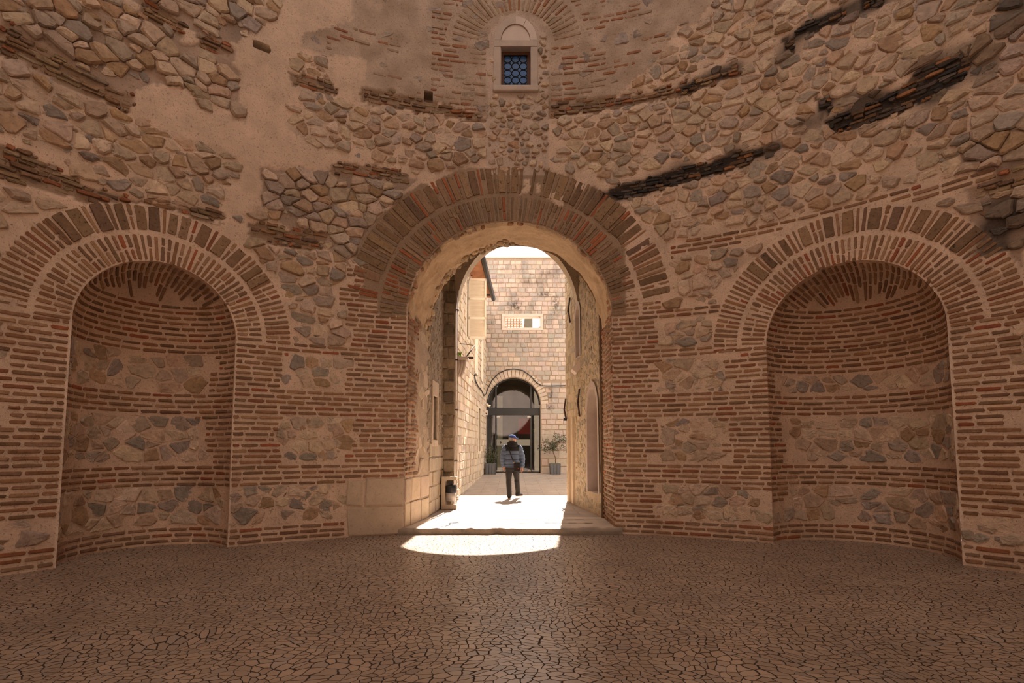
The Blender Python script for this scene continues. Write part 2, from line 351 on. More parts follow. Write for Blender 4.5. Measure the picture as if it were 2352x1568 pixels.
def stones(mb, S, u0, u1, v0, v1, du, dv, ok, cols, out=(.012, .04), joint=.03, drop=.05, jit=.42, mname='stone', rough=.006, outf=None, jointf=None):
    nu = max(1, int((u1 - u0) / du)); nv = max(1, int(round((v1 - v0) / dv)))
    du = (u1 - u0) / nu; dv = (v1 - v0) / nv; sd = {}
    for j in range(-2, nv + 2):
        for i in range(-3, nu + 3):
            sd[i, j] = (u0 + (i + .5 + (.5 if j % 2 else 0) * .6 + U(-jit, jit)) * du, v0 + (j + .5 + U(-jit, jit) * .85) * dv, U(.6, 1.6))
    for j in range(-1, nv + 1):
        for i in range(-1, nu + 1):
            x, y, wt = sd[i, j]
            if not ok(x, y) or RND.random() < drop: continue
            w = du * 1.6; h = dv * 1.6; P = [(x - w, y - h), (x + w, y - h), (x + w, y + h), (x - w, y + h)]
            for b in (-2, -1, 0, 1, 2):
                for a in (-2, -1, 0, 1, 2):
                    if (a or b) and (i + a, j + b) in sd:
                        q = sd[i + a, j + b]; t_ = wt / (wt + q[2]); P = clip(P, x + (q[0] - x) * t_, y + (q[1] - y) * t_, q[0] - x, (q[1] - y) * 1.7)
                        if len(P) < 3: break
                if len(P) < 3: break
            if len(P) < 3: continue
            n = len(P); cx = sum(p[0] for p in P) / n; cy = sum(p[1] for p in P) / n
            if not ok(cx, cy): continue
            jt = (jointf(cx, cy) if jointf else joint) * U(.6, 1.5)
            hx = max(abs(p[0] - cx) for p in P); hy = max(abs(p[1] - cy) for p in P)
            if hy < jt * .8 or hx < jt * .8: continue
            kx = 1 - jt / 2 / hx; ky = 1 - jt / 2 / hy; Q = []
            P = [(cx + (p[0] - cx) * kx, cy + (p[1] - cy) * ky) for p in P]
            for k in range(n):
                p, q = P[k], P[(k + 1) % n]; l = math.hypot(q[0] - p[0], q[1] - p[1])
                if l < .02: Q.append(p); continue
                f = U(.05, .20)
                for t in (f, 1 - f) if l < .16 else (f * .8, .5, 1 - f * .8): Q.append((p[0] + (q[0] - p[0]) * t + U(-.009, .009), p[1] + (q[1] - p[1]) * t + U(-.009, .009)))
            # pull corners out of forbidden ground
            G = []; bad = False
            for p in Q:
                t = 1.0
                while not ok(cx + (p[0] - cx) * t, cy + (p[1] - cy) * t) and t > .3: t -= .14
                if t <= .3: bad = True; break
                G.append((cx + (p[0] - cx) * t, cy + (p[1] - cy) * t))
            if bad or len(G) < 5: continue
            o = (outf(cx, cy) if outf else U(*out))
            emit(mb, S, G, o, shade(cols(cx, cy) if callable(cols) else RND.choice(cols), .20), mname, inset=.014, rough=rough, stone=True)
def courses(mb, S, u0, u1, v0, v1, pitch, th, ln, ok, colf, out=(.004, .016), joint=.03, mname='brick', jit=.004, rough=.002, drop=.0, inset=.007):
    v = v0 + pitch / 2; step = .03
    while v < v1:
        u = u0; run = None
        pts = []
        t = u0
        while t <= u1 + step:
            good = t <= u1 and ok(t, v)
            if good and run is None: run = t
            if not good and run is not None:
                pts.append((run, t)); run = None
            t += step
        for a, b in pts:
            if b - a < .06: continue
            x = a + (U(0, .02)); first = True
            while x < b - .04:
                l = U(*ln) * (U(.35, 1) if first else 1)
                if b - x - l < ln[0] * .35: l = b - x
                T = U(*th) if isinstance(th, tuple) else th
                if RND.random() >= drop:
                    emit(mb, S, brick_poly(x + l / 2 - joint / 2, v + U(-.004, .004), max(.03, l - joint), T, U(-.012, .012), jit), U(*out), colf(x + l / 2, v), mname, rough=rough, inset=inset)
                x += l; first = False
        v += pitch
def ring(mb, S, cs, ch, r0, r1, a0, a1, pitch, th, colf, ok=None, tufa=0, out=(.004, .018), split=.5, tn=(1, 1, 2, 2, 3)):
    r = (r0 + r1) / 2; a = a0
    while a < a1 - .01:
        if tufa and RND.random() < tufa:
            w = U(.13, .19); 
            am = a + w / 2 / r; x, y = cs + r * math.cos(am), ch + r * math.sin(am)
            if ok is None or ok(x, y):
                emit(mb, S, brick_poly(x, y, r1 - r0 - .05 - U(0, .05), w - .035, am, .008), U(.006, .03), shade(RND.choice([(.21, .125, .07), (.27, .165, .09), (.19, .115, .07), (.31, .195, .11)]), .15), 'tufa', rough=.008)
            a += w / r
            n = RND.choice(tn)
        else: n = RND.choice((1, 2))
        for _ in range(n):
            if a > a1: break
            am = a + pitch / 2 / r; L = r1 - r0 - .02
            cuts = [(0, L)] if RND.random() > split else [(0, L * U(.35, .65))]
            if cuts[0][1] < L: cuts.append((cuts[0][1], L))
            for c0, c1 in cuts:
                rm = r0 + .01 + (c0 + c1) / 2; x, y = cs + rm * math.cos(am), ch + rm * math.sin(am)
                if ok is None or ok(x, y):
                    emit(mb, S, brick_poly(x, y, c1 - c0 - .022, th * U(.8, 1.2) * (.85 + .3 * (rm - r0) / (r1 - r0)), am + U(-.02, .02), .004), U(*out), colf(x, y), 'brick')
            a += pitch / r

def inpoly(P, x, y):
    r = False; n = len(P); j = n - 1
    for i in range(n):
        xi, yi = P[i]; xj, yj = P[j]
        if (yi > y) != (yj > y) and x < (xj - xi) * (y - yi) / (yj - yi) + xi: r = not r
        j = i
    return r
class Zone:
    def __init__(self, px):
        q = []
        for i in range(len(px)):
            a, b = px[i], px[(i + 1) % len(px)]; k = max(1, int(math.dist(a, b) / 60))
            for t in range(k): q.append(to_wall(a[0] + (b[0] - a[0]) * t / k, a[1] + (b[1] - a[1]) * t / k))
        self.P = q; self.b = (min(p[0] for p in q), max(p[0] for p in q), min(p[1] for p in q), max(p[1] for p in q))
    def has(self, s, h):
        b = self.b
        return b[0] <= s <= b[1] and b[2] <= h <= b[3] and inpoly(self.P, s, h)

# ------------------------------------------------------------------ wall layout
DC, DH, DSP = -.16, 1.88, 3.90           # doorway: centre, half width, springing height
NL = (-5.80, 1.00, 3.20); NR = (5.41, 1.15, 3.15)
OPEN = [(DC, DH, DSP), NL, NR]
WIN = (-.33, .29, 8.44, 9.30)
HOLES = [(to_wall(581, 90), to_wall(622, 126)), (to_wall(974, 208), to_wall(994, 236))]
HB = []
for a, b in HOLES: HB.append((min(a[0], b[0]), max(a[0], b[0]), min(a[1], b[1]), max(a[1], b[1])))
def in_open(s, h, g=0.0):
    for c, w, sp in OPEN:
        x = abs(s - c)
        if h <= sp:
            if x < w - g: return True
        elif x < w and math.hypot(x, h - sp) < w - g: return True
    if WIN[0] + g < s < WIN[1] - g and WIN[2] + g < h < WIN[3] - g: return True
    for b in HB:
        if b[0] + g < s < b[1] - g and b[2] + g < h < b[3] - g: return True
    return False
def snap(s, h):
    if not in_open(s, h): return s, h
    for c, w, sp in OPEN:
        x = s - c
        if h <= sp:
            if abs(x) < w: return (c + math.copysign(w, x), h) if w - abs(x) < .12 else (s, h)
        elif math.hypot(x, h - sp) < w:
            r = math.hypot(x, h - sp); return (c + x * w / r, sp + (h - sp) * w / r) if w - r < .12 else (s, h)
    for b in [WIN] + HB:
        if b[0] < s < b[1] and b[2] < h < b[3]:
            d = [(s - b[0], (b[0], h)), (b[1] - s, (b[1], h)), (h - b[2], (s, b[2])), (b[3] - h, (s, b[3]))]; d.sort(key=lambda k: k[0])
            return d[0][1] if d[0][0] < .06 else (s, h)
    return s, h
PLASTER = [Zone(p) for p in (
    [(655, 0), (805, 0), (812, 50), (765, 58), (700, 75), (678, 130), (655, 125), (668, 160), (657, 235), (665, 290), (700, 325), (757, 350), (755, 398), (690, 383), (615, 378), (600, 400), (598, 450), (585, 490), (530, 485), (525, 440), (565, 400), (570, 372), (520, 345), (455, 325), (400, 310), (345, 280), (312, 250), (318, 205), (370, 190), (430, 205), (460, 250), (540, 275), (580, 285), (545, 215), (553, 165), (545, 150), (535, 100), (580, 85), (625, 85), (640, 40)],
    [(768, 138), (800, 132), (842, 136), (832, 175), (828, 225), (785, 236), (768, 190)],
    [(290, 0), (325, 0), (330, 28), (298, 22)], [(418, 62), (452, 68), (462, 100), (424, 102)],
    [(974, 398), (1000, 394), (1011, 410), (996, 436), (984, 420)], [(1322, 398), (1362, 390), (1368, 420), (1342, 440), (1324, 430)],
    [(1204, 412), (1222, 408), (1216, 446), (1200, 446)], [(1236, 420), (1248, 418), (1244, 444), (1230, 442)], [(1262, 436), (1292, 444), (1298, 470), (1270, 462), (1256, 450)])]
ROUGH = Zone([(812, 50), (805, -80), (1700, -80), (1640, 0), (1600, 60), (1560, 60), (1500, 150), (1440, 200), (1400, 240), (1250, 262), (1120, 268), (1000, 235), (845, 205), (845, 150), (830, 130), (770, 130), (690, 110), (700, 75)])
WSUR = Zone([(1120, 400), (1118, 300), (1122, 262), (1120, 120), (1128, 70), (1152, 36), (1190, 26), (1228, 36), (1256, 72), (1262, 120), (1262, 400)])
OLDZ = [Zone(p) for p in (
    [(0, 38), (60, 75), (150, 140), (250, 190), (312, 225), (308, 262), (200, 215), (100, 165), (0, 115)],
    [(325, 0), (345, 0), (430, 60), (428, 85), (330, 30)], [(458, 78), (535, 100), (530, 132), (458, 105)],
    [(668, 160), (770, 190), (785, 222), (672, 192)],
    [(845, 205), (1000, 235), (1120, 268), (1120, 280), (1000, 262), (830, 232), (830, 200)],
    [(1262, 240), (1400, 222), (1560, 195), (1700, 150), (1700, 170), (1580, 218), (1400, 250), (1262, 270)],
    [(0, 320), (60, 345), (150, 395), (260, 445), (400, 470), (400, 500), (260, 480), (190, 460), (60, 410), (0, 395)],
    [(395, 470), (480, 478), (520, 490), (515, 505), (420, 500)], [(570, 508), (660, 520), (750, 540), (742, 575), (660, 568), (575, 540)],
    [(765, 372), (850, 375), (940, 392), (935, 420), (860, 410), (760, 400)])]
BURNZ = [Zone(p) for p in (
    [(1395, 430), (1470, 412), (1560, 385), (1600, 375), (1680, 352), (1760, 335), (1760, 352), (1690, 385), (1600, 410), (1500, 440), (1410, 458)],
    [(1900, 262), (1980, 250), (2060, 200), (2120, 150), (2200, 118), (2235, 132), (2225, 175), (2150, 215), (2060, 258), (1980, 290), (1915, 305)],
    [(1820, 70), (1900, 25), (1945, 15), (1948, 40), (1880, 72), (1830, 80)], [(1975, -20), (2060, -50), (2040, 5), (1985, 25)],
    [(1795, 90), (1820, 82), (1835, 120), (1805, 112)], [(1560, 200), (1600, 185), (1608, 200), (1570, 212)],
    [(1870, 220), (1905, 215), (1910, 260), (1885, 250)])]
BANDR = Zone([(1535, 560), (1620, 540), (1780, 510), (1980, 460), (2100, 428), (2285, 380), (2285, 408), (2100, 462), (2030, 478), (1900, 492), (1780, 532), (1690, 560), (1540, 592)])
def wob(s, h, k, amp): return amp * noise.noise(Vector((s * k, h * k, 3.3)))
def jitter_course(h, seed, amp):           # toothed edges: constant within a course or two
    i = math.floor(h / .18); return amp * (noise.noise(Vector((i * 1.73 + seed, seed * 2.1, .5))))
def radius(s, h, c, sp): return math.hypot(s - c, h - sp)
def region(s, h):
    if in_open(s, h): return 'void'
    sw = s + .07 * noise.noise(Vector((s * 5, h * 5, 71))) + .03 * noise.noise(Vector((s * 15, h * 15, 72))); hw = h + .06 * noise.noise(Vector((s * 5, h * 5, 73))) + .03 * noise.noise(Vector((s * 15, h * 15, 74)))
    for z in PLASTER:
        if z.has(sw, hw): return 'plaster'
    if WSUR.has(s, h): return 'wsur'
    # rings
    c, w, sp = OPEN[0]
    if h > sp:
        r = radius(s, h, c, sp)
        if r < w + .53: return 'ring'
        if r < w + 1.12 - (.28 if h < sp + 1 and s < c else 0) + wob(s, h, 4, .05) and h > sp + .25: return 'ring'
    for c, w, sp in (NL, NR):
        if h > sp:
            r = radius(s, h, c, sp)
            if r < w + .84 + wob(s, h, 4, .03): return 'ring'
    for z in BURNZ:
        if z.has(sw, hw): return 'burnt'
    for z in OLDZ:
        if z.has(sw, hw): return 'old'
    if BANDR.has(s, h): return 'brick'
    if ROUGH.has(s, h): return 'rough'
    # courses
    if h < .30: 
        if -3.05 < s < -2.0: return 'ashlar'
        return 'brick'
    c, w, sp = OPEN[0]
    if s < c and s > c - w - .02 - (.95 + jitter_course(h, 1, .35)) and h < 4.75:
        return 'ashlar' if h < 1.0 else 'brick'
    if s > c and s < c + w + (.78 + jitter_course(h, 2, .35)) and h < 4.6: return 'brick'
    for n, (c, w, sp), l, r in ((3, NL, .70, .72), (5, NR, .62, .72)):
        lo = .9 if n == 3 else .62
        if h < sp + .02:
            if s > c and s < c + w + (r + jitter_course(h, n, .3)) and (h > lo or (n == 5 and h > .9)): return 'brick'
            if s < c and s > c - w - (l + jitter_course(h, n + 1, .3)) and h > (.85 if n == 5 else .62): return 'brick'
    for a, b in ((.93, 1.27), (2.03, 2.46), (3.08, 3.26)):
        if a < h < b: return 'brick'
    if 3.26 <= h < 4.0 and 2.6 < s < 3.6 and 3.85 < h < 3.98: return 'brick'
    if abs(s) > 6.9:
        if 4.75 < h < 5.05: return 'old'
    return 'stone'
OLDS = Zone([(0, 0), (600, -60), (560, 140), (580, 280), (430, 205), (312, 205), (310, 262), (150, 180), (0, 120)])
OLDS2 = Zone([(600, 385), (760, 400), (960, 410), (860, 500), (840, 600), (700, 560), (600, 470)])
OLDS3 = Zone([(2200, 330), (2352, 260), (2352, 620), (2290, 560), (2230, 520)])
def old_at(s, h): return OLDS.has(s, h) or OLDS2.has(s, h) or OLDS3.has(s, h)
GR = .04
SOOT = [([(1380, 450), (1560, 400), (1770, 345)], .26), ([(1890, 285), (2060, 225), (2240, 135)], .42), ([(1800, 120), (1850, 65), (1950, 20), (2060, -20)], .28), ([(2330, 480), (2300, 570)], .4), ([(1570, 210), (1700, 150)], .2), ([(2330, 40), (2352, 0)], .4), ([(1900, 230), (1880, 300)], .2)]
SOOT = [([to_wall(*p) for p in a], r) for a, r in SOOT]
def soot(s, h):
    if s < 1.2 or h < 4: return 0
    b = 0
    for a, r in SOOT:
        for (x0, y0), (x1, y1) in zip(a, a[1:]):
            dx, dy = x1 - x0, y1 - y0; t = max(0, min(1, ((s - x0) * dx + (h - y0) * dy) / (dx * dx + dy * dy)))
            b = max(b, 1 - math.hypot(s - x0 - dx * t, h - y0 - dy * t) / r)
    return max(0, min(.8, b * 1.1 + noise.noise(Vector((s * 2.2, h * 3.5, 60))) * .8 - .1)) if b > 0 else 0
cache = {}
def rg(s, h):
    k = (int(s / GR + 1000), int(h / GR))
    r = cache.get(k)
    if r is None: r = cache[k] = region((k[0] - 1000 + .5) * GR, (k[1] + .5) * GR)
    return r
def wall_d(s, h):
    r = rg(s, h); n1 = noise.noise(Vector((s * 6, h * 6, 1))) * .006 + noise.noise(Vector((s * 1.1, h * 1.3, 2))) * .012
    n2 = noise.noise(Vector((s * 13, h * 13, 5)))
    if r == 'rough': return n1 + n2 * .012 + .012
    if r == 'plaster': return n1 * .5 + .014
    if r in ('old', 'burnt'): return n1 + n2 * .015 - .02
    if r == 'stone': return n1 + n2 * .006 + (-.012 if old_at(s, h) else 0)
    return n1 * .6 + n2 * .003
LM = (.68, .495, .365)
def wall_c(s, h):
    r = rg(s, h); n = noise.noise(Vector((s * .8, h * .8, 9))) ; k = 1 + n * .10
    if r == 'rough':
        t = noise.noise(Vector((s * 3, h * 3, 4))); c = (.47 + t * .12, .35 + t * .10, .26 + t * .09)
    elif r == 'plaster': c = (.67, .49, .36)
    elif r == 'burnt': c = (.15, .10, .065)
    elif r == 'old': c = (.33, .22, .145)
    elif r == 'ring' and abs(s - DC) < 3.2:
        c = (.34, .235, .155) if s < 2.0 or h > 5.9 else LM
    elif r == 'stone' and old_at(s, h): c = (.42, .30, .225)
    elif r == 'wsur': c = (.56, .43, .34)
    else: c = LM
    if h > 4.3 and r in ('stone',): 
        t = max(0, noise.noise(Vector((s * 1.7, h * 1.7, 14)))) ; c = tuple(v * (1 - .45 * t) for v in c)
    k *= 1 - soot(s, h)
    return (c[0] * k, c[1] * k, c[2] * k)

wall = MB()
SM = 8.6; TOP = 11.0
us = frange(-SM, SM, GR); vs_ = frange(0, TOP, GR)
wall.grid(S_rot, us, vs_, 'mortar', wall_d, wall_c, keep=lambda a, b, c, d: not (in_open(a, c) and in_open(b, c) and in_open(a, d) and in_open(b, d)), snap=snap)
# brick courses
ok_b = lambda s, h: rg(s, h) == 'brick'
def bc(s, h):
    if h < .30: return shade(RND.choice(BR_RED), .2)
    return shade(RND.choice(BR))
courses(wall, S_rot, -SM, SM, .015, 5.6, .088, (.038, .050), (.25, .37), ok_b, bc, out=(.006, .02))
courses(wall, S_rot, -SM, SM, 4.0, 10.8, .068, (.040, .058), (.09, .30), lambda s, h: rg(s, h) == 'old', lambda s, h: shade(RND.choice(OLD), .25), out=(-.022, .026), joint=.018, jit=.009, rough=.008, drop=.06)
courses(wall, S_rot, 1.5, SM, 4.0, 10.8, .062, (.040, .056), (.07, .26), lambda s, h: rg(s, h) == 'burnt', lambda s, h: shade(RND.choice(BURNT), .3), out=(-.02, .028), joint=.014, jit=.010, rough=.010, drop=.12)
# faint brick rows in the rough patch beside the window
def okr(s, h):
    if rg(s, h) != 'rough' or math.hypot(s + .03, max(0, h - 9.3)) < (1.36 if h > 9.3 else .6): return False
    return (noise.noise(Vector((s * .9, h * 2.2, 21))) > (.10 if abs(s) > 1.7 else -.35)) and abs(s) < 3.6
courses(wall, S_rot, -3.6, 3.6, 7.6, 10.9, .105, (.04, .052), (.2, .34), okr, lambda s, h: shade(RND.choice([(.36, .22, .14), (.33, .15, .08), (.38, .27, .19)]), .1), out=(.016, .028), joint=.03, drop=.35)
ring(wall, S_rot, -.03, 9.30, .72, 1.28, .1, PI - .1, .105, .045, lambda x, y: shade(RND.choice([(.36, .24, .15), (.34, .16, .08), (.40, .28, .18)])), ok=lambda s, h: rg(s, h) in ('rough',) , out=(.016, .03), split=.6)
# stones
def stone_out(s, h): return U(.02, .075) if old_at(s, h) else (U(.01, .045) if h > 3.3 else U(.008, .026)) * (1.3 if h > 3.3 else 1)
def stone_cols(s, h):
    c = RND.choice(ST)
    k = 1 - soot(s, h) * .9
    return (c[0] * k, c[1] * k, c[2] * k)
ok_s = lambda s, h: rg(s, h) == 'stone'
for v0, v1, dv, du in ((.30, .93, .205, .24), (1.27, 2.03, .19, .25), (2.46, 3.08, .205, .24), (3.26, 11.0, .165, .27)):
    stones(wall, S_rot, -SM, SM, v0 + .01, v1 - .01, du, dv, lambda s, h: ok_s(s, h) and v0 < h < v1, stone_cols, outf=stone_out, jointf=lambda s, h: .020 if old_at(s, h) else (.050 if h > 3.3 else .034))
for v0, v1 in ((.30, .93), (1.27, 2.03), (2.46, 3.08)):
    stones(wall, S_rot, -SM, SM, v0 + .01, v1 - .01, .17, .12, lambda s, h: ok_s(s, h) and v0 < h < v1, stone_cols, out=(.002, .010), joint=.05, drop=.5)
# small filler chips in the upper rubble
stones(wall, S_rot, -SM, SM, 3.4, 11.0, .21, .13, lambda s, h: ok_s(s, h), stone_cols, out=(.002, .012), joint=.07, drop=.55)
stones(wall, S_rot, -3.6, 4.2, 7.3, 11.0, .30, .20, lambda s, h: rg(s, h) == 'rough', [(.40, .31, .24), (.36, .29, .24)], out=(.008, .02), joint=.09, drop=.82)
stones(wall, S_rot, -.55, .55, 6.4, 9.9, .15, .12, lambda s, h: rg(s, h) == 'wsur' and not (-.42 < s < .38 and h > 8.3), ST, out=(.02, .05), joint=.05, drop=.12)
# big dressed blocks at the foot of the left jamb
for a, b, c, d in ((-3.0, -2.07, .02, .50), (-2.72, -2.07, .52, .98), (-3.02, -2.76, .53, .95)):
    emit(wall, S_rot, brick_poly((a + b) / 2, (c + d) / 2, b - a, d - c, 0, .012), .025, (.52, .40, .29), 'ashlar', inset=.02, rough=.004)
# arch rings
def dcol(s, h):
    if s > 2.0 and h < 5.9: return shade(RND.choice(BR))
    return shade(RND.choice([(.27, .165, .09), (.23, .14, .08), (.31, .20, .12), (.25, .17, .11), (.36, .12, .05)]), .15)
okring = lambda s, h: rg(s, h) == 'ring'
ring(wall, S_rot, DC, DSP, DH + .01, DH + .51, 0, PI, .078, .046, dcol, out=(.0, .03), split=.7)
ring(wall, S_rot, DC, DSP, DH + .54, DH + 1.10, .12, PI - .1, .075, .044, dcol, ok=okring, tufa=.9, out=(.0, .03), split=.5, tn=(0, 1, 1))
for c, w, sp in (NL, NR):
    ring(wall, S_rot, c, sp, w + .005, w + .40, 0, PI, .078, .042, lambda x, y: brick_col(), split=.65)
    ring(wall, S_rot, c, sp, w + .425, w + .83, 0, .62, .080, .042, lambda x, y: brick_col(), ok=okring, split=.5)
    ring(wall, S_rot, c, sp, w + .425, w + .83, .62, PI - .75, .080, .042, lambda x, y: brick_col(), ok=okring, tufa=.85, split=.4, tn=(1, 2) if c > 0 else (0, 0, 1))
    ring(wall, S_rot, c, sp, w + .425, w + .83, PI - .75, PI, .080, .042, lambda x, y: brick_col(), ok=okring, split=.5)
struct(wall.build('wall_front'), 'curved rubble and thin brick wall of the round hall')

# recesses behind the two putlog holes
hb = MB()
for b in HB:
    b = (b[0] - .03, b[1] + .03, b[2] - .03, b[3] + .03)
    p = [S_rot(b[0], b[2], -.02), S_rot(b[1], b[2], -.02), S_rot(b[1], b[3], -.02), S_rot(b[0], b[3], -.02)]
    q = [S_rot(b[0], b[2], -.3), S_rot(b[1], b[2], -.3), S_rot(b[1], b[3], -.3), S_rot(b[0], b[3], -.3)]
    hb.add(p + q, [(0, 1, 5, 4), (1, 2, 6, 5), (2, 3, 7, 6), (3, 0, 4, 7), (4, 5, 6, 7)], 'mortar', (.34, .25, .18))
struct(hb.build('wall_front_putlog_holes'))

# rest of the drum and the dome up to the open oculus
sh = MB()
t0 = SM / R
ths = [t0 + (2 * PI - 2 * t0) * i / 60 for i in range(61)]
sh.grid(lambda u, v, d=0: (CX + R * math.sin(u), CY + R * math.cos(u), v), ths, frange(0, TOP, 1.0), 'shell')
struct(sh.build('wall_back'))
dm = MB()
OCR, OCH = 3.8, 16.5
def dome(u, v, d=0):
    a = v * PI / 2; r = OCR + (R - OCR) * math.cos(a) ; return (CX + r * math.sin(u), CY + r * math.cos(u), TOP + (OCH - TOP) * math.sin(a))
dm.grid(dome, [2 * PI * i / 72 for i in range(73)], [i / 10 for i in range(11)], 'shell')
struct(dm.build('ceiling'))

# ------------------------------------------------------------------ niches
def niche(name, nc, label):
    c, w, sp = nc; mb = MB(); tc = c / R
    cen = Vector((CX + R * math.sin(tc), CY + R * math.cos(tc), 0)); outw = Vector((math.sin(tc), math.cos(tc), 0)); tan = Vector((math.cos(tc), -math.sin(tc), 0))
    half = R * math.sin(w / R); sag = R * (1 - math.cos(w / R)); cc = cen - outw * sag    # chord midpoint
    dep = half * 1.0
    def Sc(u, v, d=0):       # u arc length round the apse from left (0) to right
        a = u / half; q = half - d
        p = cc - tan * q * math.cos(a) + outw * (dep - d) * math.sin(a); return (p.x, p.y, v)
    def Sd(u, v, d=0):       # v above the springing: meridian arc length
        a = u / half; e = (v - sp) / half; q = (half - d) * math.cos(e)
        p = cc - tan * q * math.cos(a) + outw * q * math.sin(a); return (p.x, p.y, sp + (half - d) * math.sin(e))
    UL = PI * half
    def ncol(u, v): 
        k = 1 + noise.noise(Vector((u * 1.2, v * 1.2, 6))) * .1; return (LM[0] * k * .97, LM[1] * k * .95, LM[2] * k * .93)
    nd = lambda u, v: noise.noise(Vector((u * 7, v * 7, 1))) * .005
    mb.grid(Sc, frange(0, UL, .06), frange(0, sp, .06), 'mortar', nd, ncol)
    mb.grid(Sd, frange(0, UL, .06), [sp + half * PI / 2 * i / 26 for i in range(27)], 'mortar', nd, ncol)
    # collar between the curved wall and the flat chord of the apse
    vs = []; prof = [(-w, 0)] + [(-w, sp * i / 6) for i in range(1, 7)] + [(-w * math.cos(PI * i / 40), sp + w * math.sin(PI * i / 40)) for i in range(1, 40)] + [(w, sp * i / 6) for i in range(6, 0, -1)] + [(w, 0)]
    for s, h in prof:
        a = S_rot(c + s, h, .004); k = half / w; p = cc + tan * s * k; vs.append(a); vs.append((p.x + outw.x * .01, p.y + outw.y * .01, sp + (h - sp) * (k if h > sp else 1)))
    mb.add(vs, [(2 * i, 2 * i + 1, 2 * i + 3, 2 * i + 2) for i in range(len(prof) - 1)], 'mortar', ncol(0, 0), True)
    L = c < 0
    if L: bands = ((.30, .92), (1.28, 2.02), (2.38, 3.02)); tooth = lambda u, v: (UL * .80 + jitter_course(v, 8, .3) if v > .9 else UL * 1.0)
    else: bands = ((.30, .92), (1.28, 2.02), (2.42, 2.74)); tooth = None
    def kind(u, v):
        for a, b in bands:
            if a < v < b:
                if L: return 'stone' if u < tooth(u, v) and u > .05 else 'brick'
                e = .42 + jitter_course(v, 12, .25)
                if v < .62: e = .02
                return 'stone' if u > e else 'brick'
        return 'brick'
    colf = lambda u, v: shade(RND.choice(BR_RED if v < .3 else BR), .16)
    courses(mb, Sc, .02, UL - .02, .015, sp - .01, .088, (.038, .05), (.22, .34), lambda u, v: kind(u, v) == 'brick', colf, out=(.004, .016))
    for a, b in bands:
        stones(mb, Sc, 0, UL, a + .01, b - .01, .25, .19, lambda u, v: kind(u, v) == 'stone' and a < v < b and .03 < u < UL - .03, ST, out=(.006, .022), joint=.032, drop=.02)
    # horizontal courses of the half dome, then arched courses in its crown
    e1 = .62                   # elevation angle where the courses turn
    lim = lambda u: sp + half * (e1)
    v = sp + .045
    while v < sp + half * e1:
        q = math.cos((v - sp) / half); x = .01
        while x < UL - .02:
            l = min(U(.22, .34) / q, UL - x)
            if UL - x - l < .08: l = UL - x
            emit(mb, Sd, brick_poly(x + l / 2, v, max(.03, l - .03 / q), U(.038, .05)), U(.004, .014), colf(x, v), 'brick'); x += l
        v += .088
    def Sv(al, dd, o=0):       # al*: arch angle arc, dd: depth into the dome
        q = half - o; rr = math.sqrt(max(1e-4, q * q - min(dd, q * .98) ** 2)); a = al / half
        p = cc - tan * rr * math.cos(a) + outw * min(dd, q * .98); return (p.x, p.y, sp + rr * math.sin(a))
    al = 0.0
    while al < UL:
        dd = .015 + U(0, .12)
        while dd < half * .97:
            l = U(.20, .30); l = min(l, half * .98 - dd)
            a = al / half; rr = math.sqrt(max(1e-4, half * half - (dd + l / 2) ** 2)); z = rr * math.sin(a)
            if l > .06 and math.asin(min(1, z / half)) > e1 + .02 and rr > half * .42 and (v_lo := min(math.asin(min(1, math.sqrt(max(0, half * half - (dd + l) ** 2)) * math.sin(a) / half)), 9)) > e1 - .02:
                k = half / rr; emit(mb, Sv, brick_poly(al, dd + l / 2, .040 * k, l - .025, 0, .004), U(.004, .016), colf(al, 3), 'brick')
            dd += l
        al += .083
    return struct(mb.build(name), label)
niche('wall_left_niche', NL, 'brick and stone apse niche left of the doorway')
niche('wall_right_niche', NR, 'brick and stone apse niche right of the doorway')

# ------------------------------------------------------------------ passage through the wall
YB = 10.9; YA = 12.6                     # back of the wall thickness, outer arch
BC, BH, BSP, = .08, 1.78, 3.90
def jam(side):
    s = DC - DH if side < 0 else DC + DH
    a = Vector(S_rot(s, 0, .012)); b = Vector((BC + side * BH, YB, 0)); return a, b
def soffit(u, v, d=0):                   # u 0..1 front to back, v angle 0..PI measured from right
    s = DC + (DH - 0) * math.cos(v); h = DSP + DH * math.sin(v); a = Vector(S_rot(s, h, .01))
    b = Vector((BC + BH * math.cos(v), YB, BSP + (BH + .08) * math.sin(v)))
    q = a.lerp(b, u); n = Vector((-math.cos(v), 0, -math.sin(v))); q = q + n * d; return tuple(q)
ps = MB()
ps.grid(soffit, [i / 34 for i in range(35)], [PI * i / 160 for i in range(161)], 'plaster', lambda u, v: noise.noise(Vector((u * 5, v * 4, 3))) * .05 + noise.noise(Vector((u * 16, v * 13, 3))) * .022 + (.01 if .08 < u < .94 else -.03))
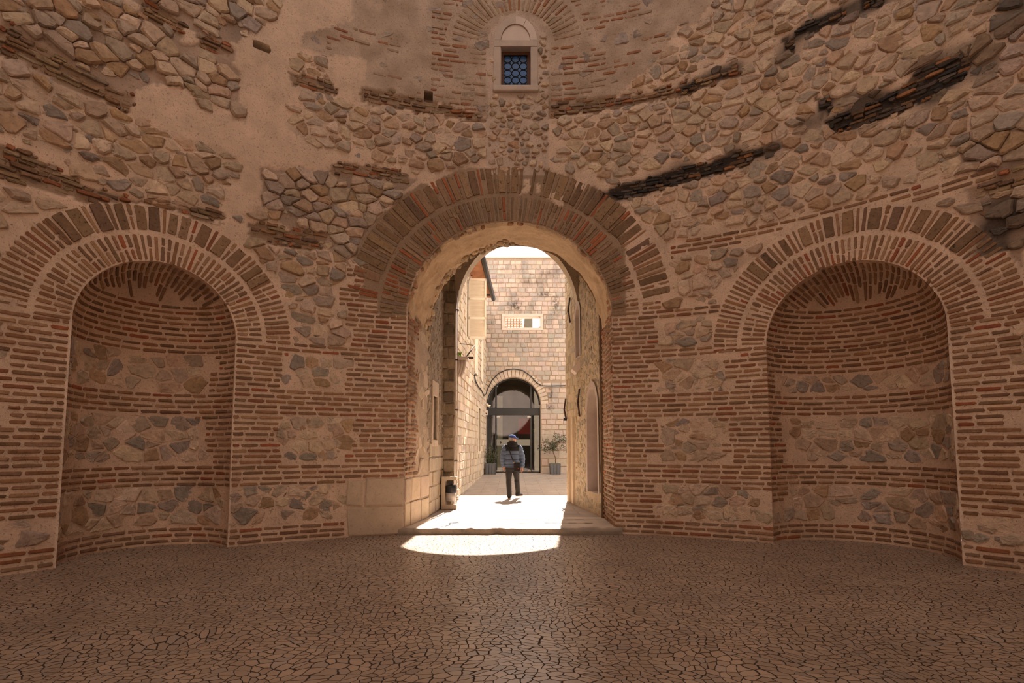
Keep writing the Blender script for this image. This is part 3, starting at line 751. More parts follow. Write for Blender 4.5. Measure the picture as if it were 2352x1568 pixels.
# stones showing where the plaster has fallen, along the left haunch and the front edge
def Sp(a, b, d=0): return soffit(a / 1.3, b / DH, d + .012)
stones(ps, Sp, 0, 1.3, PI * .52 * DH, PI * DH, .14, .12, lambda a, b: a > .95 + noise.noise(Vector((b * 2, 3, 1))) * .3 and a < 1.29, [(.52, .39, .25), (.44, .30, .18), (.56, .43, .29)], out=(.01, .05), joint=.03, drop=.12)
stones(ps, Sp, 0, 1.3, .02, PI * DH - .02, .12, .09, lambda a, b: .01 < a < .14 + noise.noise(Vector((b * 2.5, 7, 1))) * .12, [(.42, .28, .17), (.40, .22, .12), (.50, .36, .23)], out=(.005, .04), joint=.025, drop=.2)
struct(ps.build('ceiling_passage'), 'ochre plastered barrel soffit of the doorway')
for side, nm in ((-1, 'wall_passage_left'), (1, 'wall_passage_right')):
    a, b = jam(side); ln = (b - a).length; ud = (b - a).normalized(); nn = Vector((ud.y, -ud.x, 0)) * (1 if side < 0 else -1)
    S = plane(a, ud, (0, 0, 1), nn); mb = MB()
    mb.grid(S, frange(0, ln, .05), frange(0, 4.0, .05), 'mortar', lambda u, v: noise.noise(Vector((u * 7, v * 7, 4))) * .012, lambda u, v: (.50, .365, .26) if u < .75 else (.46, .35, .25))
    lim = (lambda v: .62 + jitter_course(v, 31, .25)) if side < 0 else (lambda v: ln - .06)
    lo = 1.0 if side < 0 else .1
    courses(mb, S, .0, ln, .12 + 0, 4.0, .088, (.04, .052), (.2, .3), lambda u, v: u < lim(v) and v > lo and (side > 0 or v < 1.9 or noise.noise(Vector((u * 3, v * 2, 7))) < .25), lambda u, v: shade(RND.choice(BR_RED + BR), .15), out=(.006, .03), jit=.006)
    courses(mb, S, .0, ln, .1, 1.0, .44, (.39, .42), (.4, .7), lambda u, v: side < 0, lambda u, v: shade((.52, .40, .28), .1), out=(.01, .03), mname='ashlar', inset=.015)
    if side < 0: stones(mb, S, .45, ln, 1.0, 4.0, .30, .26, lambda u, v: u > lim(v) + .02 and 1.0 < v < 3.98 and u < ln - .01, [(.52, .40, .28), (.46, .35, .24), (.56, .43, .31)], out=(.001, .008), joint=.022, drop=.03, jit=.3, mname='ashlar', rough=.002)
    struct(mb.build(nm))
# wall beyond the thickness on the left, with a small deep window, and the pier carrying the outer arch
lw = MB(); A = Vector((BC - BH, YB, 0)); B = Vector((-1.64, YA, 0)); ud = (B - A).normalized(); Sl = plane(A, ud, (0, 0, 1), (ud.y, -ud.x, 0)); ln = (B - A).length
w0, w1, wz0, wz1 = .22, .92, 1.55, 2.95
inw = lambda u, v, g=0: w0 + .1 + g < u < w1 - .1 - g and wz0 + .14 + g < v < wz1 - .32 - g
for (a, b, c, d) in ((0, w0 + .1, .1, 7.0), (w1 - .1, ln, .1, 7.0), (w0 + .1, w1 - .1, .1, wz0 + .14), (w0 + .1, w1 - .1, wz1 - .32, 7.0)):
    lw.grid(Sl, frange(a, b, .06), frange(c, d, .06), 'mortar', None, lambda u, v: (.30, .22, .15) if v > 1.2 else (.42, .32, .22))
courses(lw, Sl, .02, ln, .12, 1.5, .30, (.24, .28), (.25, .5), lambda u, v: True, lambda u, v: shade((.46, .36, .25), .12), out=(.005, .025), mname='ashlar', inset=.015)
stones(lw, Sl, 0, ln, 1.5, 7, .16, .10, lambda u, v: not (w0 - .02 < u < w1 + .02 and wz0 - .02 < v < wz1 + .02), [(.34, .26, .18), (.29, .22, .155), (.38, .29, .2)], out=(.0, .012), joint=.03, drop=.2)
for (a, b, c, d) in ((w0, w1, wz1 - .32, wz1), (w0, w0 + .1, wz0 + .14, wz1 - .32), (w1 - .1, w1, wz0 + .14, wz1 - .32), (w0, w1, wz0, wz0 + .14)):
    emit(lw, Sl, [(a, c), (b, c), (b, d), (a, d)], .03, (.56, .43, .31), 'ashlar', rough=0)
P = [Sl(u, v, d) for d in (0, -.35) for u, v in ((w0 + .1, wz0 + .14), (w1 - .1, wz0 + .14), (w1 - .1, wz1 - .32), (w0 + .1, wz1 - .32))]
lw.add(P, [(0, 1, 5, 4), (1, 2, 6, 5), (2, 3, 7, 6), (3, 0, 4, 7), (4, 5, 6, 7)], 'ashlar', (.36, .27, .19))
struct(lw.build('wall_street_left'), 'dark rendered passage wall with a small stone-framed window')
# outer arch wall (pier on the left, arch, ceiling)
oa = MB(); XL, XR = -1.36, 1.61; acx, ahw = (XL + XR) / 2, (XR - XL) / 2; asp, art = 4.70, 1.93; YO = 13.0
prof = [(XL, .1), (XL, asp)] + [(acx - ahw * math.cos(PI * i / 40), asp + art * math.sin(PI * i / 40)) for i in range(1, 40)] + [(XR, asp), (XR, .1)]
vs = []
for x, z in prof: vs += [(x, YA, z), (x, YO, z)]
oa.add(vs, [(2 * i, 2 * i + 1, 2 * i + 3, 2 * i + 2) for i in range(len(prof) - 3)], 'mortar', (.56, .44, .31), False)
for Y, x0, x1, tp in ((YA, -4.5, 3.5, 7.2), (YO, -9, 1.62, 10.5)):
    vs = []; n = len(prof)
    for i, (x, z) in enumerate(prof[:-2]):
        vs += [(x, Y, z), ((x0 if i < 2 else x0 + (x1 - x0) * (i - 1) / (n - 4)), Y, .1 if i == 0 else tp)]
    fs = [(2 * i, 2 * i + 1, 2 * i + 3, 2 * i + 2) for i in range(1, n - 3)]
    k = len(vs); vs += [(x0, Y, .1)]; fs += [(0, 2, 3, k)]
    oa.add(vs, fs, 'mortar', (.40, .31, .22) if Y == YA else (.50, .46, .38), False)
So = plane((-1.70, YA - .02, 0), (1, 0, 0), (0, 0, 1), (0, -1, 0))
courses(oa, So, -.1, .34, .15, 6.0, .27, (.23, .26), (.30, .36), lambda u, v: True, lambda u, v: shade(RND.choice([(.24, .175, .115), (.20, .15, .10), (.28, .205, .135), (.34, .26, .17)]), .15), out=(.0, .04), mname='stone', jit=.012, rough=.012, inset=.02)
Sx = plane((-9, YO + .02, 0), (1, 0, 0), (0, 0, 1), (0, 1, 0))
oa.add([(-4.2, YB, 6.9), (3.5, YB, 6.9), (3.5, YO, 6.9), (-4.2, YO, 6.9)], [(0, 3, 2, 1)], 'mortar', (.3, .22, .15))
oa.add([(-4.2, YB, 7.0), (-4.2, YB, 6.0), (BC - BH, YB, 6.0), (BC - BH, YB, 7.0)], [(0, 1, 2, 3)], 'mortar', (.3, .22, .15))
struct(oa.build('wall_outer_arch'), 'stone pier and outer arch beyond the doorway vault')
# back face of the thick wall above its vault (closes the gap to the ceiling)
bf = MB(); vs = []
for i in range(41):
    v = PI * i / 40; x, z = BC + BH * math.cos(v), BSP + (BH + .08) * math.sin(v)
    vs += [(x, YB, z), (BC + 3.4 * math.cos(v), YB, BSP + 3.2 * math.sin(v))]
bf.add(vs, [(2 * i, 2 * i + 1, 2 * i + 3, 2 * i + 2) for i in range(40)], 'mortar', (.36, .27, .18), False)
struct(bf.build('wall_passage_back'))
# pipes running down the pier edge
t = thing('drain_pipe', (-1.335, 12.55, .15), 'tall thin pale pipe pair running down the dark pier beside the litter bin', 'pipe')
for i, x in enumerate((-1.33, -1.295)):
    mb = MB(); mb.tube([(x, 12.52 + i * .05, .16), (x, 12.52 + i * .05, 5.3)], .012 if i == 0 else .010, 'window_stone', 8); par(mb.build('pipe'), t)
for z in (1.2, 2.4, 3.6, 4.8):
    mb = MB(); mb.box(-1.352, -1.278, 12.50, 12.60, z, z + .025, 'iron'); par(mb.build('bracket'), t)

# ------------------------------------------------------------------ floors
fl = MB(); n = 96; vs = [(CX, CY, 0)]
RF = R + 1.4
for i in range(n): a = 2 * PI * i / n; vs.append((CX + RF * math.sin(a), CY + RF * math.cos(a), 0))
fl.add(vs, [(0, 1 + i, 1 + (i + 1) % n) for i in range(n)], 'mosaic'); struct(fl.build('floor'), 'mosaic floor of small irregular stones')
def ground(Y): return .12 if Y < 15.5 else (.12 + .29 * min(1, (Y - 15.5) / 8.3))
st = MB()
def step_edge(x): return 9.42 + .03 * noise.noise(Vector((x * 1.5, 0, 0))) + .02 * noise.noise(Vector((x * 6, 2, 0))) + (.10 * max(0, 1 - abs(x + .25) / .16))
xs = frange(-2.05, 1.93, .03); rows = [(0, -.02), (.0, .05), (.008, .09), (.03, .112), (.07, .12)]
vs = []; cs_ = []
for x in xs:
    e = step_edge(x)
    for q_, (dy, z) in enumerate(rows):
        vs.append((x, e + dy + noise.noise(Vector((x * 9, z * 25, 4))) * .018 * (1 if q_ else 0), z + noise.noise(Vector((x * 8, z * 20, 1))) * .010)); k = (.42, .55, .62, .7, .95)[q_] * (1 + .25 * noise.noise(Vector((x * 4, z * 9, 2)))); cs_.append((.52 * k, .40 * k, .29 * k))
    for k in range(1, 14):
        Y = e + .07 + (10.9 - e - .07) * k / 13; vs.append((x, Y, .12 + noise.noise(Vector((x * 1.2, Y * 2, 4))) * .004)); q = 1 + .2 * noise.noise(Vector((x * 2, Y * 3, 2))); cs_.append((.54 * q, .43 * q, .33 * q))
m_ = len(rows) + 13
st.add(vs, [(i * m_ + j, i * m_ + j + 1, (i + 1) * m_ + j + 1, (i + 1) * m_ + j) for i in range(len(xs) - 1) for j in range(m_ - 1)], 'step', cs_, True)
# worn joints between the threshold slabs, a shallow dark groove each
def crack(pts, w=.008):
    for (x0, y0), (x1, y1) in zip(pts, pts[1:]):
        n_ = 6
        for k in range(n_):
            a = (x0 + (x1 - x0) * k / n_, y0 + (y1 - y0) * k / n_); b = (x0 + (x1 - x0) * (k + 1) / n_, y0 + (y1 - y0) * (k + 1) / n_)
            ww = w * U(.5, 4.0)
            st.add([(a[0], a[1] - ww, .1265), (b[0], b[1] - ww * U(.4, 1), .1265), (b[0], b[1] + ww, .1265), (a[0], a[1] + ww, .1265)], [(0, 1, 2, 3)], 'lead')
crack([(-1.25, 9.52), (-1.12, 9.75), (-1.16, 9.98), (-1.0, 10.12)], .030); crack([(-.25, 9.55), (-.22, 9.8), (-.18, 9.98)], .012)
crack([(-1.1, 10.0), (-.6, 10.05), (-.1, 9.98), (.6, 10.02), (1.5, 10.0)], .008); crack([(-1.75, 10.45), (-.5, 10.48), (.7, 10.46), (1.75, 10.5)], .008)
struct(st.build('trim_1'), 'worn pale stone threshold step of the doorway')
gr = MB(); ys = [10.9, 12, 13.2, 14.4, 15.5] + [15.5 + 8.3 * i / 6 for i in range(1, 7)] + [26]
vs = []
for Y in ys: vs += [(-2.4, Y, ground(Y)), (10, Y, ground(Y))]
gr.add(vs, [(2 * i, 2 * i + 1, 2 * i + 3, 2 * i + 2) for i in range(len(ys) - 1)], 'slabs'); struct(gr.build('floor_street'), 'stone slab paving of the street')

# ------------------------------------------------------------------ far building
YF = 24.0
FB = [(.43, .34, .28), (.39, .315, .26), (.46, .37, .305), (.36, .305, .26), (.44, .335, .27), (.34, .30, .26)]
fb = thing('stone_building', (.3, YF, .4), 'pale ashlar building with a glazed arched entrance, closing the street beyond the doorway', 'building')
AX, AH, ASP = .065, 1.225, 3.50; ZT = 10.30
Sf = plane((0, YF, 0), (1, 0, 0), (0, 0, 1), (0, -1, 0))
sl = (-.34, 1.30, 7.02, 7.54)
def fopen(x, z, g=0):
    if z < ASP: 
        if abs(x - AX) < AH - g: return True
    elif math.hypot(x - AX, z - ASP) < AH - g: return True
    return sl[0] + g < x < sl[1] - g and sl[2] + g < z < sl[3] - g
def fsnap(x, z):
    if not fopen(x, z): return x, z
    if sl[0] < x < sl[1] and sl[2] < z < sl[3]:
        d = [(x - sl[0], (sl[0], z)), (sl[1] - x, (sl[1], z)), (z - sl[2], (x, sl[2])), (sl[3] - z, (x, sl[3]))]; d.sort(key=lambda k: k[0]); return d[0][1] if d[0][0] < .12 else (x, z)
    if z < ASP: return (AX + math.copysign(AH, x - AX), z) if AH - abs(x - AX) < .15 else (x, z)
    r = math.hypot(x - AX, z - ASP); return (AX + (x - AX) * AH / r, ASP + (z - ASP) * AH / r) if AH - r < .15 else (x, z)
def stain(x, z):
    a = noise.noise(Vector((x * 1.6, z * 1.1, 40))) * .7 + noise.noise(Vector((x * 5, z * 4, 41))) * .6
    m_ = max(0, min(1, (z - 5.9) / 1.2)) * max(0, min(1, (10.6 - z) / .8)) + (1 if 1.5 < x < 2.0 and 3.2 < z < 4.6 else 0)
    for (cx, cz, rx, rz) in ((.15, 8.05, .45, .3), (2.0, 8.2, .25, .6), (1.75, 4.0, .15, .45)):
        a += .9 * max(0, 1 - math.hypot((x - cx) / rx, (z - cz) / rz)); m_ = max(m_, .9 if math.hypot((x - cx) / rx, (z - cz) / rz) < 1 else 0)
    return max(0, min(.85, (a - .18) * 2.0)) * m_
fm = MB()
fm.grid(Sf, frange(-3, 8, .1), frange(.2, ZT, .1), 'facade_mortar', None, lambda x, z: (.30, .22, .16), keep=lambda a, b, c, d: not (fopen(a, c) and fopen(b, c) and fopen(a, d) and fopen(b, d)), snap=fsnap)
def fok(x, z):
    if z > ZT - .06: return False
    if fopen(x, z) or math.hypot(x - AX, max(0, z - ASP)) < AH + (.36 if z > ASP else .02): return False
    return not (sl[0] - .16 < x < sl[1] + .16 and sl[2] - .14 < z < sl[3] + .14)
def fcol(x, z):
    c = RND.choice(FB if z > 3 else FB[:3] + FB[4:5]); k = U(.86, 1.0) if z > 6 else U(.92, 1.02); return shade(tuple(v * k for v in c), .07)
for v0, v1, p_, l_ in ((.36, 2.1, .35, (.5, 1.0)), (2.1, 4.6, .24, (.3, .6)), (4.6, ZT, .215, (.18, .38))):
    courses(fm, Sf, -1.6, 3.2, v0, v1, p_, (p_ - .05, p_ - .025), l_, fok, fcol, out=(.006, .030), joint=.022, mname='facade_stone', inset=.02, jit=.005, rough=.005)
for i in range(25):
    a = PI * (i + .5) / 25; r = AH + .185
    emit(fm, Sf, brick_poly(AX + r * math.cos(a), ASP + r * math.sin(a), .33, PI * (AH + .1) / 25 - .02, a, .004), .03, shade((.46, .37, .29), .08), 'ashlar', inset=.01)
for x0, x1, z0, z1 in ((sl[0] - .13, sl[1] + .13, sl[3], sl[3] + .13), (sl[0] - .13, sl[1] + .13, sl[2] - .12, sl[2]), (sl[0] - .13, sl[0], sl[2], sl[3]), (sl[1], sl[1] + .13, sl[2], sl[3])):
    fm.box(x0, x1, YF - .04, YF + .4, z0, z1, 'window_stone', .008)
# reveals, back and top
prof = [(AX - AH, .2), (AX - AH, ASP)] + [(AX - AH * math.cos(PI * i / 24), ASP + AH * math.sin(PI * i / 24)) for i in range(1, 24)] + [(AX + AH, ASP), (AX + AH, .2)]
vs = []
for x, z in prof: vs += [(x, YF, z), (x, YF + .45, z)]
fm.add(vs, [(2 * i, 2 * i + 1, 2 * i + 3, 2 * i + 2) for i in range(len(prof) - 1)], 'ashlar', (.5, .4, .3))
fm.box(-3, 8, YF - .03, YF + .55, ZT, ZT + .06, 'window_stone')
# solid back of the wall round the slit
for x0, x1, z0, z1 in ((-3, sl[0] - .13, 4.9, ZT), (sl[1] + .13, 8, 4.9, ZT), (sl[0] - .13, sl[1] + .13, 4.9, sl[2] - .12), (sl[0] - .13, sl[1] + .13, sl[3] + .13, ZT)):
    fm.box(x0, x1, YF + .05, YF + .5, z0, z1, 'window_stone')
par(fm.build('facade_wall'), fb)
# room behind the glass
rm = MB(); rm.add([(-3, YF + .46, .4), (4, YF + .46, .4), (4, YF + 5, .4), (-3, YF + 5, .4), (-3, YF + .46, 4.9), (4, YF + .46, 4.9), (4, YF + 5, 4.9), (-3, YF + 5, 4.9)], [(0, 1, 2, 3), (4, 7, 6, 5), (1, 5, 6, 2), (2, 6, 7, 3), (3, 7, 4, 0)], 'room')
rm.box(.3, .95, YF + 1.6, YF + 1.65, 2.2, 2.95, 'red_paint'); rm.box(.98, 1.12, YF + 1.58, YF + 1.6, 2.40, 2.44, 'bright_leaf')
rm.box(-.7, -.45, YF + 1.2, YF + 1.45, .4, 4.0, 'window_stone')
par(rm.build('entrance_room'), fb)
YG = YF + .28
gl = MB(); vs = [(AX, YG, ASP)] + [(x, YG, z) for x, z in prof]; gl.add(vs, [(0, i, i + 1) for i in range(1, len(prof))] + [(0, len(prof), 1)], 'glass')
g = par(gl.build('glass_pane'), fb)
fr = MB()
fr.box(AX - AH, AX + AH, YG - .06, YG + .06, 3.02, 3.36, 'dark_metal', .01)
for x in (-.735, .865): fr.box(x - .035, x + .035, YG - .045, YG + .045, .42, 3.02, 'dark_metal'); fr.box(x - .035, x + .035, YG - .045, YG + .045, 3.36, ASP + math.sqrt(AH * AH - (x - AX) ** 2), 'dark_metal')
fr.box(AX - AH, AX + AH, YG - .05, YG + .05, .36, .46, 'dark_metal'); fr.box(AX + AH - .05, AX + AH, YG - .05, YG + .05, .42, 3.1, 'dark_metal'); fr.box(AX - AH, AX - AH + .05, YG - .05, YG + .05, .42, 3.1, 'dark_metal')
fr.tube([(AX - (AH - .03) * math.cos(PI * i / 32), YG, ASP + (AH - .03) * math.sin(PI * i / 32)) for i in range(33)], .035, 'dark_metal', 8)
par(fr.build('entrance_frame'), fb)
fi = MB(); fi.box(-.70, .83, YG - .075, YG - .066, 1.64, 1.92, 'frost'); f_ = par(fi.build('frosted_strip'), fb); f_['label'] = 'frosted strip with arrows across the glass'
for x in (-.55, -.05):
    ar = MB(); ar.add([(x, YG - .078, 1.70), (x, YG - .078, 1.86), (x + .10, YG - .078, 1.78)], [(0, 1, 2)], 'dark_metal'); par(ar.build('arrow_mark'), f_)
for x, z in ((-.62, 2.94), (.78, 2.94), (.78, .50), (-.62, .50)):
    h_ = MB(); h_.box(x - .08, x + .08, YG - .09, YG - .067, z - .02, z + .02, 'window_stone_new', .004); par(h_.build('hinge_plate'), fb)
# roof seen through the slit
rf = thing('tiled_roof', (.8, 27, 6.5), 'orange clay tile roof glimpsed through the long slit window of the far wall', 'roof')
tb = MB()
for k in range(26):
    x = -1.6 + k * .16
    for j in range(12 if x < .55 else 0):
        y = 25.6 + j * .36; z = 6.9 + j * .18
        tb.tube([(x, y, z), (x, y + .42, z + .20)], [.085, .07], 'tile', 8, True, 1, True)
tb.add([(-1.7, 25.4, 6.75), (.66, 25.4, 6.75), (.66, 30, 9.05), (-1.7, 30, 9.05)], [(0, 1, 2, 3)], 'tile'); par(tb.build('roof_tiles'), rf)
tb = MB(); tb.box(.66, 1.08, 27.6, 28.4, 6.9, 8.4, 'room'); par(tb.build('chimney'), rf)

# ------------------------------------------------------------------ left house
H0 = Vector((-1.66, 12.95, 0)); H1 = Vector((-1.20, 24.0, 0)); hu = (H1 - H0).normalized(); hl = (H1 - H0).length
Sh = plane(H0, hu, (0, 0, 1), (hu.y, -hu.x, 0))
lh = thing('stone_house', (-1.5, 18.5, .2), 'sunlit stone house with cream shutters on the left side of the street', 'house')
hb_ = MB()
lwins = [(4.05, 4.75, 5.15, 7.1), (7.9, 8.65, 1.4, 3.1), (6.3, 7.0, 4.2, 6.0), (9.0, 9.6, 4.2, 6.0)]
def hin(u, v, g=0): return any(a + g < u < b - g and c + g < v < d - g for a, b, c, d in lwins)
def cells(us_, vs__, skip):
    us_ = sorted(set(us_)); vs__ = sorted(set(vs__)); return us_, vs__
bu = sorted(set([round(x, 3) for x in frange(0, hl, .25)] + [w[i] for w in lwins for i in (0, 1)])); bv = sorted(set([round(x, 3) for x in frange(.1, 7.55, .25)] + [w[i] for w in lwins for i in (2, 3)]))
hb_.grid(Sh, bu, bv, 'mortar', None, lambda u, v: (.50, .37, .26), keep=lambda a, b, c, d: not hin((a + b) / 2, (c + d) / 2))
HC = [(.48, .38, .28), (.44, .35, .26), (.52, .40, .285), (.42, .32, .235)]
courses(hb_, Sh, .0, hl, .12, 7.5, .25, (.205, .235), (.25, .6), lambda u, v: not any(a - .14 < u < b + .14 and c - .14 < v < d + .14 for a, b, c, d in lwins), lambda u, v: shade(RND.choice(HC), .08), out=(.006, .035), joint=.03, mname='ashlar', inset=.018, jit=.01, rough=.006)
for a, b, c, d in lwins:
    for q in ((a - .12, b + .12, d, d + .12), (a - .12, b + .12, c - .12, c), (a - .12, a, c, d), (b, b + .12, c, d)):
        emit(hb_, Sh, [(q[0], q[2]), (q[1], q[2]), (q[1], q[3]), (q[0], q[3])], .03, (.60, .49, .37), 'ashlar', rough=0)
    P = [Sh(u, v, dd) for dd in (0, -.18) for u, v in ((a, c), (b, c), (b, d), (a, d))]
    hb_.add(P, [(0, 1, 5, 4), (1, 2, 6, 5), (2, 3, 7, 6), (3, 0, 4, 7)], 'ashlar', (.5, .4, .3)); hb_.add(P, [(4, 5, 6, 7)], 'dark_metal')
# body of the house behind its street wall
hb_.add([Sh(0, .1, 0), Sh(0, .1, -5), Sh(0, 7.55, -5), Sh(0, 7.55, 0)], [(0, 1, 2, 3)], 'mortar', (.45, .35, .25))
par(hb_.build('house_wall'), lh)
ev = MB(); ea, eb = 0, 7.7
P = [Sh(ea, 7.55, -3), Sh(eb, 7.55, -3), Sh(eb, 7.45, .52), Sh(ea, 7.45, .52), Sh(ea, 8.6, -3), Sh(eb, 8.6, -3), Sh(eb, 7.60, .52), Sh(ea, 7.60, .52)]
ev.add(P, [(0, 1, 2, 3), (4, 7, 6, 5), (3, 2, 6, 7), (1, 5, 6, 2), (0, 3, 7, 4)], 'tile'); par(ev.build('roof'), lh)
ev = MB()
for k in range(9): u = .3 + k * .88; ev.box(-.04, .04, 0, .6, -.05, .05, 'wood', 0, None)
gt = MB(); gt.tube([Sh(ea, 7.55, .60), Sh(eb + .12, 7.43, .60)], .085, 'dark_metal', 12); 
gt.tube([Sh(eb - .45, 7.43, .1), Sh(eb - .45, 7.43, .60)], .03, 'dark_metal', 8); g_ = par(gt.build('gutter'), lh); g_['label'] = 'dark round gutter under the eave'
gt = MB(); gt.tube([Sh(5.0, 7.45, .05), Sh(5.0, 8.2, .05), Sh(5.0, 9.2, .05)], .04, 'wood', 8); par(gt.build('downpipe'), lh)
def shutter(o, ud, w, z0, z1, panels=3, parent=lh):
    ud = Vector(ud).normalized(); nn = Vector((ud.y, -ud.x, 0)); S = plane(o, ud, (0, 0, 1), nn)
    def bx(mb, a, b, c, d, t0=-.02, t1=.02, sl_=0, m_='white_paint'):
        P = [S(u, v, t) for t in (t0, t1) for u, v in ((a, c), (b, c), (b, d), (a, d))]
        if sl_: P = [S(a, c, t0), S(b, c, t0), S(b, d, t1), S(a, d, t1), S(a, c + .006, t0), S(b, c + .006, t0), S(b, d + .006, t1), S(a, d + .006, t1)]
        mb.add(P, [(0, 3, 2, 1), (4, 5, 6, 7), (0, 1, 5, 4), (1, 2, 6, 5), (2, 3, 7, 6), (3, 0, 4, 7)], m_)
    f = MB(); st_ = .06
    bx(f, 0, st_, z0, z1); bx(f, w - st_, w, z0, z1)
    for k in range(panels + 1): zc = z0 + (z1 - z0 - .08) * k / panels; bx(f, 0, w, zc, zc + .08)
    fo = par(f.build('shutter'), parent)
    l = MB()
    for k in range(panels):
        a = z0 + (z1 - z0 - .08) * k / panels + .09; b = z0 + (z1 - z0 - .08) * (k + 1) / panels - .005; n_ = int((b - a) / .042)
        for i in range(n_): z = a + (b - a) * i / n_; bx(l, st_, w - st_, z, z + .03, -.014, .014, 1)
    par(l.build('louvre_slats'), fo); return fo
o = Vector(Sh(4.42, 0, .02)); s_ = shutter(o, (1, .06, 0), .60, 5.13, 7.17); s_['label'] = 'cream louvred shutter standing open'
for u in (6.2, 7.02, 8.9): 
    o = Vector(Sh(u - (.35 if u > 7 else .0), 0, .06)); shutter(o, hu, .34, 4.25, 5.95, 2)

# ledge on a fluted bracket with its iron stay
lg = thing('ledge', (-1.4, 14.2, 3.9), 'stone ledge on a fluted bracket high on the left house, behind the pier', 'ledge')
mb = MB(); y0 = 13.9
mb.box(-1.75, -1.17, y0, y0 + .45, 3.86, 3.93, 'window_stone', .01); par(mb.build('shelf'), lg)
mb = MB()
for k in range(6):
    x = -1.62 + k * .07; mb.tube([(x, y0 + .15, 3.86), (x + .005, y0 + .17, 3.72), (x - .04, y0 + .2, 3.55), (x - .10, y0 + .24, 3.42)], [.042, .042, .038, .03], 'window_stone', 8)
par(mb.build('fluted_bracket'), lg)
mb = MB(); mb.box(-1.5, -1.05, y0 + .44, y0 + .47, 3.94, 4.0, 'iron'); mb.tube([(-1.22, y0 + .1, 3.93), (-1.03, y0 + .5, 4.32)], .018, 'iron', 8); mb.tube([(-1.03, y0 + .5, 4.32), (-1.45, y0 + .62, 4.40)], .009, 'iron', 6); par(mb.build('iron_stay'), lg)
sp_ = MB()
for k in range(30): 
    c = Vector((-1.42 + U(-.07, .07), 14.1 + U(-.05, .05), 4.0 + U(-.05, .10))); a = Vector((U(-1, 1), U(-1, 1), U(-.3, 1))).normalized() * .05; b = a.cross(Vector((U(-1, 1), U(-1, 1), 1))).normalized() * .02
    sp_.add([tuple(c - a), tuple(c + b), tuple(c + a), tuple(c - b)], [(0, 1, 2, 3)], 'bright_leaf')
sp_.tube([(-1.42, 14.1, 3.93), (-1.42, 14.1, 4.05)], .01, 'bright_leaf', 6)
o = sp_.build('ledge_plant'); tag(o, 'small bright green plant growing on the stone ledge', 'plant')

# ------------------------------------------------------------------ right house
G0 = Vector((1.80, 10.86, 0)); G1 = Vector((1.45, 14.15, 0)); gu = (G1 - G0).normalized(); glen = (G1 - G0).length
Sg = plane(G0, gu, (0, 0, 1), (-gu.y, gu.x, 0))
rh = thing('stone_house', (1.7, 12.5, .12), 'old stone house with iron straps and a pointed doorway, right of the street', 'house')
gm = MB(); rw = [(.12, .98, .58, 2.85, True), (1.62, 2.02, 3.70, 4.95, True)]
def gin(u, v, g=0):
    for a, b, c, d, arch in rw:
        m_ = (a + b) / 2; hw = (b - a) / 2; t = 0 if v < d - hw * 1.3 else (v - (d - hw * 1.3)) / (hw * 1.3)
        if c + g < v < d and abs(u - m_) < hw * math.sqrt(max(0, 1 - t ** 1.4)) - g: return True
    return False
gm.grid(Sg, frange(0, glen, .03), frange(.05, 11.0, .04), 'mortar', lambda u, v: noise.noise(Vector((u * 5, v * 5, 8))) * .01, lambda u, v: (.58, .45, .30), keep=lambda a, b, c, d: not gin((a + b) / 2, (c + d) / 2))
gok = lambda u, v: not gin(u, v, -.11)
RC = [(.52, .41, .27), (.47, .37, .25), (.56, .44, .28), (.40, .33, .235), (.36, .30, .22)]
stones(gm, Sg, 0, glen, .3, 11, .15, .11, lambda u, v: gok(u, v) and 0.01 < u < 2.2 + .5 * noise.noise(Vector((u, v * 1.5, 3))), RC, out=(.001, .009), joint=.024, drop=.03, rough=.003)
courses(gm, Sg, 0, glen, .3, 11, .20, (.15, .185), (.18, .42), lambda u, v: gok(u, v) and u > 2.2 + .5 * noise.noise(Vector((u, v * 1.5, 3))) and not (2.3 < u < 3.0 and v < 2.3), lambda u, v: shade(RND.choice([(.56, .44, .29), (.52, .41, .27), (.60, .48, .32), (.46, .38, .27)]), .1), out=(.004, .022), joint=.03, mname='ashlar', inset=.02, jit=.012)
for a, b, c, d, _ in rw:                 # pale dressed frames and deep recesses
    m_ = (a + b) / 2; hw = (b - a) / 2; pr = [(a, c)]; N_ = 10; zs = d - hw * 1.3
    pr = [(m_ - hw, c), (m_ - hw, zs)] + [(m_ - hw * math.sqrt(max(0, 1 - (k / N_) ** 1.4)), zs + hw * 1.3 * k / N_) for k in range(1, N_ + 1)]
    pr = pr + [(2 * m_ - u, v) for u, v in reversed(pr[:-1])]
    vs = []
    for u, v in pr: vs += [Sg(u, v, .03), Sg(m_ + (u - m_) * (1 + .10 / hw), v + (.12 if v > zs else 0), .03), Sg(u, v, -.28)]
    n_ = len(pr); gm.add(vs, [(3 * i, 3 * i + 1, 3 * i + 4, 3 * i + 3) for i in range(n_ - 1)] + [(3 * i + 2, 3 * i, 3 * i + 3, 3 * i + 5) for i in range(n_ - 1)], 'window_stone', (1, 1, 1))
    gm.add([Sg(a, c, .04), Sg(b, c, .04), Sg(b, c, -.28), Sg(a, c, -.28)], [(0, 1, 2, 3)], 'window_stone')
    bk = [Sg(u, v, -.27) for u, v in pr]; gm.add(bk, [tuple(range(len(bk)))], 'window_stone')
gm.add([(1.45, 14.15, .05), (9, 14.15, .05), (9, 14.15, 11), (1.45, 14.15, 11)], [(0, 1, 2, 3)], 'mortar', (.5, .4, .28))
gm.add([(1.45, 14.15, 11), (9, 14.15, 11), (9, 10.9, 11), (1.8, 10.9, 11)], [(0, 1, 2, 3)], 'mortar', (.5, .4, .28))
for u in (2.34, 2.86): emit(gm, Sg, [(u, .15), (u + .10, .15), (u + .10, 2.28), (u, 2.28)], .06, (.62, .49, .34), 'ashlar', rough=0)
